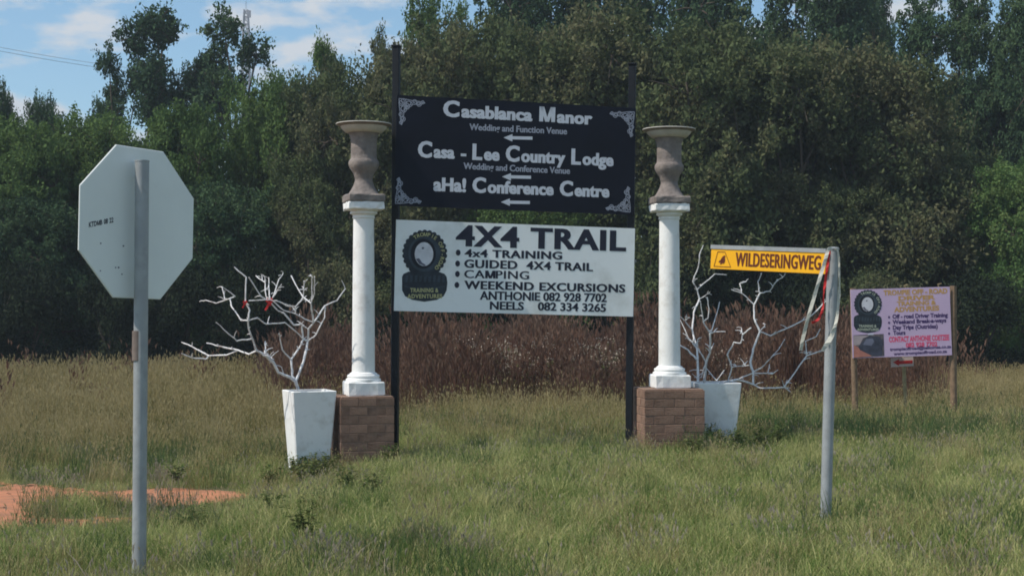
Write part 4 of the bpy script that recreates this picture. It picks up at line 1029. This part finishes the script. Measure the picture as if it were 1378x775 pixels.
def gn_tree(coll):
    nt = bpy.data.node_groups.new('scatter', 'GeometryNodeTree')
    nt.interface.new_socket('Geometry', in_out='INPUT', socket_type='NodeSocketGeometry'); nt.interface.new_socket('Geometry', in_out='OUTPUT', socket_type='NodeSocketGeometry')
    N = nt.nodes; L = nt.links; gi = N.new('NodeGroupInput'); go = N.new('NodeGroupOutput')
    iop = N.new('GeometryNodeInstanceOnPoints'); ci = N.new('GeometryNodeCollectionInfo'); ci.inputs['Collection'].default_value = coll
    ci.inputs['Separate Children'].default_value = True; ci.inputs['Reset Children'].default_value = True
    def att(nm, ty):
        a_ = N.new('GeometryNodeInputNamedAttribute'); a_.data_type = ty; a_.inputs['Name'].default_value = nm; return a_.outputs['Attribute']
    L.new(gi.outputs[0], iop.inputs['Points']); L.new(ci.outputs[0], iop.inputs['Instance']); iop.inputs['Pick Instance'].default_value = True
    L.new(att('pick', 'INT'), iop.inputs['Instance Index']); L.new(att('rot', 'FLOAT_VECTOR'), iop.inputs['Rotation']); L.new(att('scl', 'FLOAT_VECTOR'), iop.inputs['Scale'])
    L.new(iop.outputs[0], go.inputs[0]); return nt
def scatter(name, key, X, Y, S, label, seed):
    g = np.random.default_rng(seed); n = len(X); coll = bpy.data.collections.new(key + '_clumps')
    for i, me in enumerate(protos[key]): coll.objects.link(bpy.data.objects.new('clump_source', me))
    me = bpy.data.meshes.new(name); me.vertices.add(n)
    me.vertices.foreach_set('co', np.stack([X, Y, H(X, Y)], 1).astype(np.float32).ravel())
    a_ = me.attributes.new('pick', 'INT', 'POINT'); a_.data.foreach_set('value', g.integers(0, len(protos[key]), n).astype(np.int32))
    r_ = np.stack([g.normal(size=n) * .08, g.normal(size=n) * .08, g.random(n) * 6.283], 1).astype(np.float32)
    a_ = me.attributes.new('rot', 'FLOAT_VECTOR', 'POINT'); a_.data.foreach_set('vector', r_.ravel())
    s_ = np.stack([S * g.uniform(.85, 1.2, n), S * g.uniform(.85, 1.2, n), S * g.uniform(.75, 1.25, n)], 1).astype(np.float32)
    a_ = me.attributes.new('scl', 'FLOAT_VECTOR', 'POINT'); a_.data.foreach_set('vector', s_.ravel())
    o = link(bpy.data.objects.new(name, me)); md = o.modifiers.new('scatter', 'NODES'); md.node_group = gn_tree(coll)
    tag(o, label, 'grass', None, 'stuff'); return o
def patch(X, Y, s, ph): return .5 + .25 * np.sin(X * s + ph) * np.cos(Y * s * .8 + ph * 2) + .25 * np.sin(X * s * 2.3 + Y * s * 1.7 + ph)
def pts(n, x0, x1, y0, y1, seed):
    g = np.random.default_rng(seed); return g.uniform(x0, x1, n), g.uniform(y0, y1, n), g.random(n)
# short green grass
def grass():
    out = []
    X, Y, U = pts(17000, -9, 9, 1.5, 22, 1); d = in_dirt(X, Y)
    keep = (U < np.where(d > .1, .015, np.where(d > 0, .08, np.where(d > -.25, .45, 1)))); X1, Y1 = X[keep], Y[keep]
    X, Y, U = pts(15000, -26, 26, 1.5, 40, 2); d = in_dirt(X, Y); keep = ((np.abs(X) > 9) | (Y > 22)) & (U < np.where(d > 0, .04, 1)); X1 = np.concatenate([X1, X[keep]]); Y1 = np.concatenate([Y1, Y[keep]])
    g = np.random.default_rng(77); c = P(395, 700, 11.2); X1 = np.concatenate([X1, c.x + g.normal(size=260) * .40]); Y1 = np.concatenate([Y1, 11.5 + g.normal(size=260) * .7])
    near = 1 + .45 * (patch(X1, Y1, 3.1, 4) - .5) + .55 * np.exp(-((X1 - c.x) / .5) ** 2 - ((Y1 - 11.5) / .9) ** 2) + .35 * patch(X1, Y1, .9, 1.3) + .25 * ss(14, 30, Y1)
    near = near * (1 - .6 * np.exp(-((X1 - pc.x) / .4) ** 2 - ((Y1 - 8.5) / .6) ** 2) - .5 * np.exp(-((X1 - bot.x) / .3) ** 2 - ((Y1 - 10.8) / .5) ** 2) - .35 * np.exp(-((X1 - cl.x) / .5) ** 2 - ((Y1 - 15.3) / .6) ** 2))
    scatter('short_grass', 'short', X1, Y1, near * .74 * (.42 + .58 * ss(-.1, 1.3, -in_dirt(X1, Y1))), 'short green and straw grass covering the verge in the foreground', 1)
    # straw grass: from the posts back, thicker on the left
    X, Y, U = pts(26000, -24, 24, 7, 38, 3); d = in_dirt(X, Y)
    dens = ss(15.5, 20, Y) * .75 + .17 * (Y > 7) + .25 * ss(14.5, 18, Y) * (X < -2.5)
    dens = dens * np.where(d > -.3, .0, 1) * (.45 + .55 * patch(X, Y, .7, .4))
    keep = U < dens; X, Y = X[keep], Y[keep]
    px_ = CX + X / Y * F; mid = ss(400, 470, px_) * (1 - ss(1090, 1160, px_)); k2 = np.random.default_rng(31).random(len(X)) > .62 * mid * ss(20, 24.5, Y); X, Y, px_ = X[k2], Y[k2], px_[k2]
    S = .50 + .62 * ss(16, 28, Y) * (1 - .55 * ss(1000, 1150, px_)) + .2 * ss(2, 4, -X)
    scatter('straw_grass', 'straw', X, Y, S, 'straw coloured seeding grass behind the signs', 2)
    # tall red grass band
    X, Y, U = pts(9000, -22, 22, 22.8, 36, 4)
    pxx = CX + X / Y * F
    dens = (ss(340, 440, pxx) * (1 - ss(1170, 1290, pxx)) * (.26 + .55 * (patch(X, Y, 1.7, 3) > .42)) + .012) * (.5 + .5 * ss(22.8, 25.5, Y + 1.5 * np.sin(X * .8)))
    keep = U < dens; X, Y = X[keep], Y[keep]; pxx = CX + X / Y * F
    S = .52 + .42 * patch(X, Y, .8, 2) + .18 * np.sin(X * 2.9) + .12 * np.sin(X * 7.1 + Y)
    scatter('tall_red_grass', 'red', X, Y, S, 'tall reddish brown grass standing before the trees', 3)
    # lusher dark green tufts
    X, Y, U = pts(14000, -14, 14, 3, 25, 6); d = in_dirt(X, Y); px_ = CX + X / Y * F
    dens = .03 + .16 * (patch(X, Y, 1.3, 2.2) > .72) + .85 * np.exp(-((px_ - 1180) / 190) ** 2 - ((Y - 18.6 - .6 * np.sin(X)) / 1.1) ** 2) + .8 * np.exp(-((px_ - 385) / 75) ** 2 - ((Y - 11.6) / .8) ** 2) + .35 * np.exp(-((px_ - 170) / 160) ** 2 - ((Y - 17) / .9) ** 2) + .5 * np.exp(-((px_ - 960) / 60) ** 2 - ((Y - 16.4) / .3) ** 2)
    keep = (U < dens) & (d < -.15); X, Y = X[keep], Y[keep]
    scatter('lush_grass', 'lush', X, Y, .62 + .3 * patch(X, Y, 2, 1) + .25 * ss(15, 18, Y), 'darker lush green grass tufts in patches across the verge', 6)
    # dry greyish tufts
    X, Y, U = pts(6000, -10, 10, 3, 22, 7); d = in_dirt(X, Y); keep = (U < .10 + .45 * (patch(X, Y, 2.2, 6.1) > .74)) & (d < .05); X, Y = X[keep], Y[keep]
    scatter('dry_grass_tufts', 'pale', X, Y, np.full(len(X), .9), 'dry greyish tufts scattered in the green grass', 7)
    # weeds
    X, Y, U = pts(3000, -12, 12, 4, 24, 5); d = in_dirt(X, Y)
    keep = (U < np.where(d > -.1, 0, .0 + .012 * (patch(X, Y, .8, 5) > .74))) ; X, Y = X[keep], Y[keep]
    g = np.random.default_rng(9); c = P(400, 700, 11.2); n = 7
    X = np.concatenate([X, c.x + g.normal(size=n) * .40]); Y = np.concatenate([Y, 11.3 + g.normal(size=n) * .75])
    for (qx, qy, nn, sx) in ((975, 16.6, 12, .25), (1050, 18.5, 10, 1.2), (430, 15.6, 10, .3)):
        X = np.concatenate([X, (qx - CX) / F * qy + g.normal(size=nn) * sx]); Y = np.concatenate([Y, qy + g.normal(size=nn) * .3])
    scatter('broadleaf_weeds', 'weed', X, Y, np.full(len(X), .8), 'dark green broadleaf weeds growing among the grass', 4)
    n = 70; X = np.concatenate([(g.normal(size=n) * 45 + 715 - CX) / F * 26.5, (g.uniform(560, 1000, 25) - CX) / F * 27]); Y = 26 + g.normal(size=n + 25) * .5
    scatter('flowering_weeds', 'fweed', X, Y, np.full(len(X), 1.15), 'weeds with pale dry flower heads behind the signboard', 5)
grass()

# ------------------------------------------------------------------ stones on the bare earth
def pebbles():
    g = np.random.default_rng(5); mb = MB(); n = 0
    while n < 260:
        x = g.uniform(-9, -2.2); y = g.uniform(11.3, 15.6)
        if in_dirt(x, y) < 0: continue
        n += 1; r_ = g.uniform(.008, .03); z = h(x, y) + .015
        vs = [Vector((x, y, z)) + Vector((math.cos(a_) * r_ * g.uniform(.7, 1.2), math.sin(a_) * r_ * g.uniform(.7, 1.2), zz * r_)) for zz in (-.3, .4) for a_ in (0, 1.25, 2.5, 3.77, 5.0)]
        vs.append(Vector((x, y, z + r_ * .75)))
        mb.add(vs, [(i, (i + 1) % 5, 5 + (i + 1) % 5, 5 + i) for i in range(5)] + [(5 + i, 5 + (i + 1) % 5, 10) for i in range(5)])
    o = mb.build('pebbles', mat('reddish_pebbles', (0.34, 0.18, 0.11), .9, .35, 15), None)
    tag(o, 'small reddish stones and clods lying on the bare earth track', 'pebbles', None, 'stuff')
pebbles()
# ------------------------------------------------------------------ thin volume added to lift the dark of the trees
def lift_haze():
    mb = MB(); mb.box((0, 1600, 33.2), (6200, 4900, 69)); m = bpy.data.materials.new('thin_lift_haze'); m.use_nodes = True; N = m.node_tree.nodes; N.clear()
    out = N.new('ShaderNodeOutputMaterial'); v = N.new('ShaderNodeVolumePrincipled'); v.inputs['Color'].default_value = (.76, .88, 1, 1); v.inputs['Density'].default_value = .0009; v.inputs['Anisotropy'].default_value = 0.1
    m.node_tree.links.new(v.outputs[0], out.inputs['Volume']); o = mb.build('lift_haze', m); o['kind'] = 'stuff'; o['label'] = 'thin pale volume added over the whole verge to lift the dark of the trees'; o['category'] = 'lift_haze'
lift_haze()
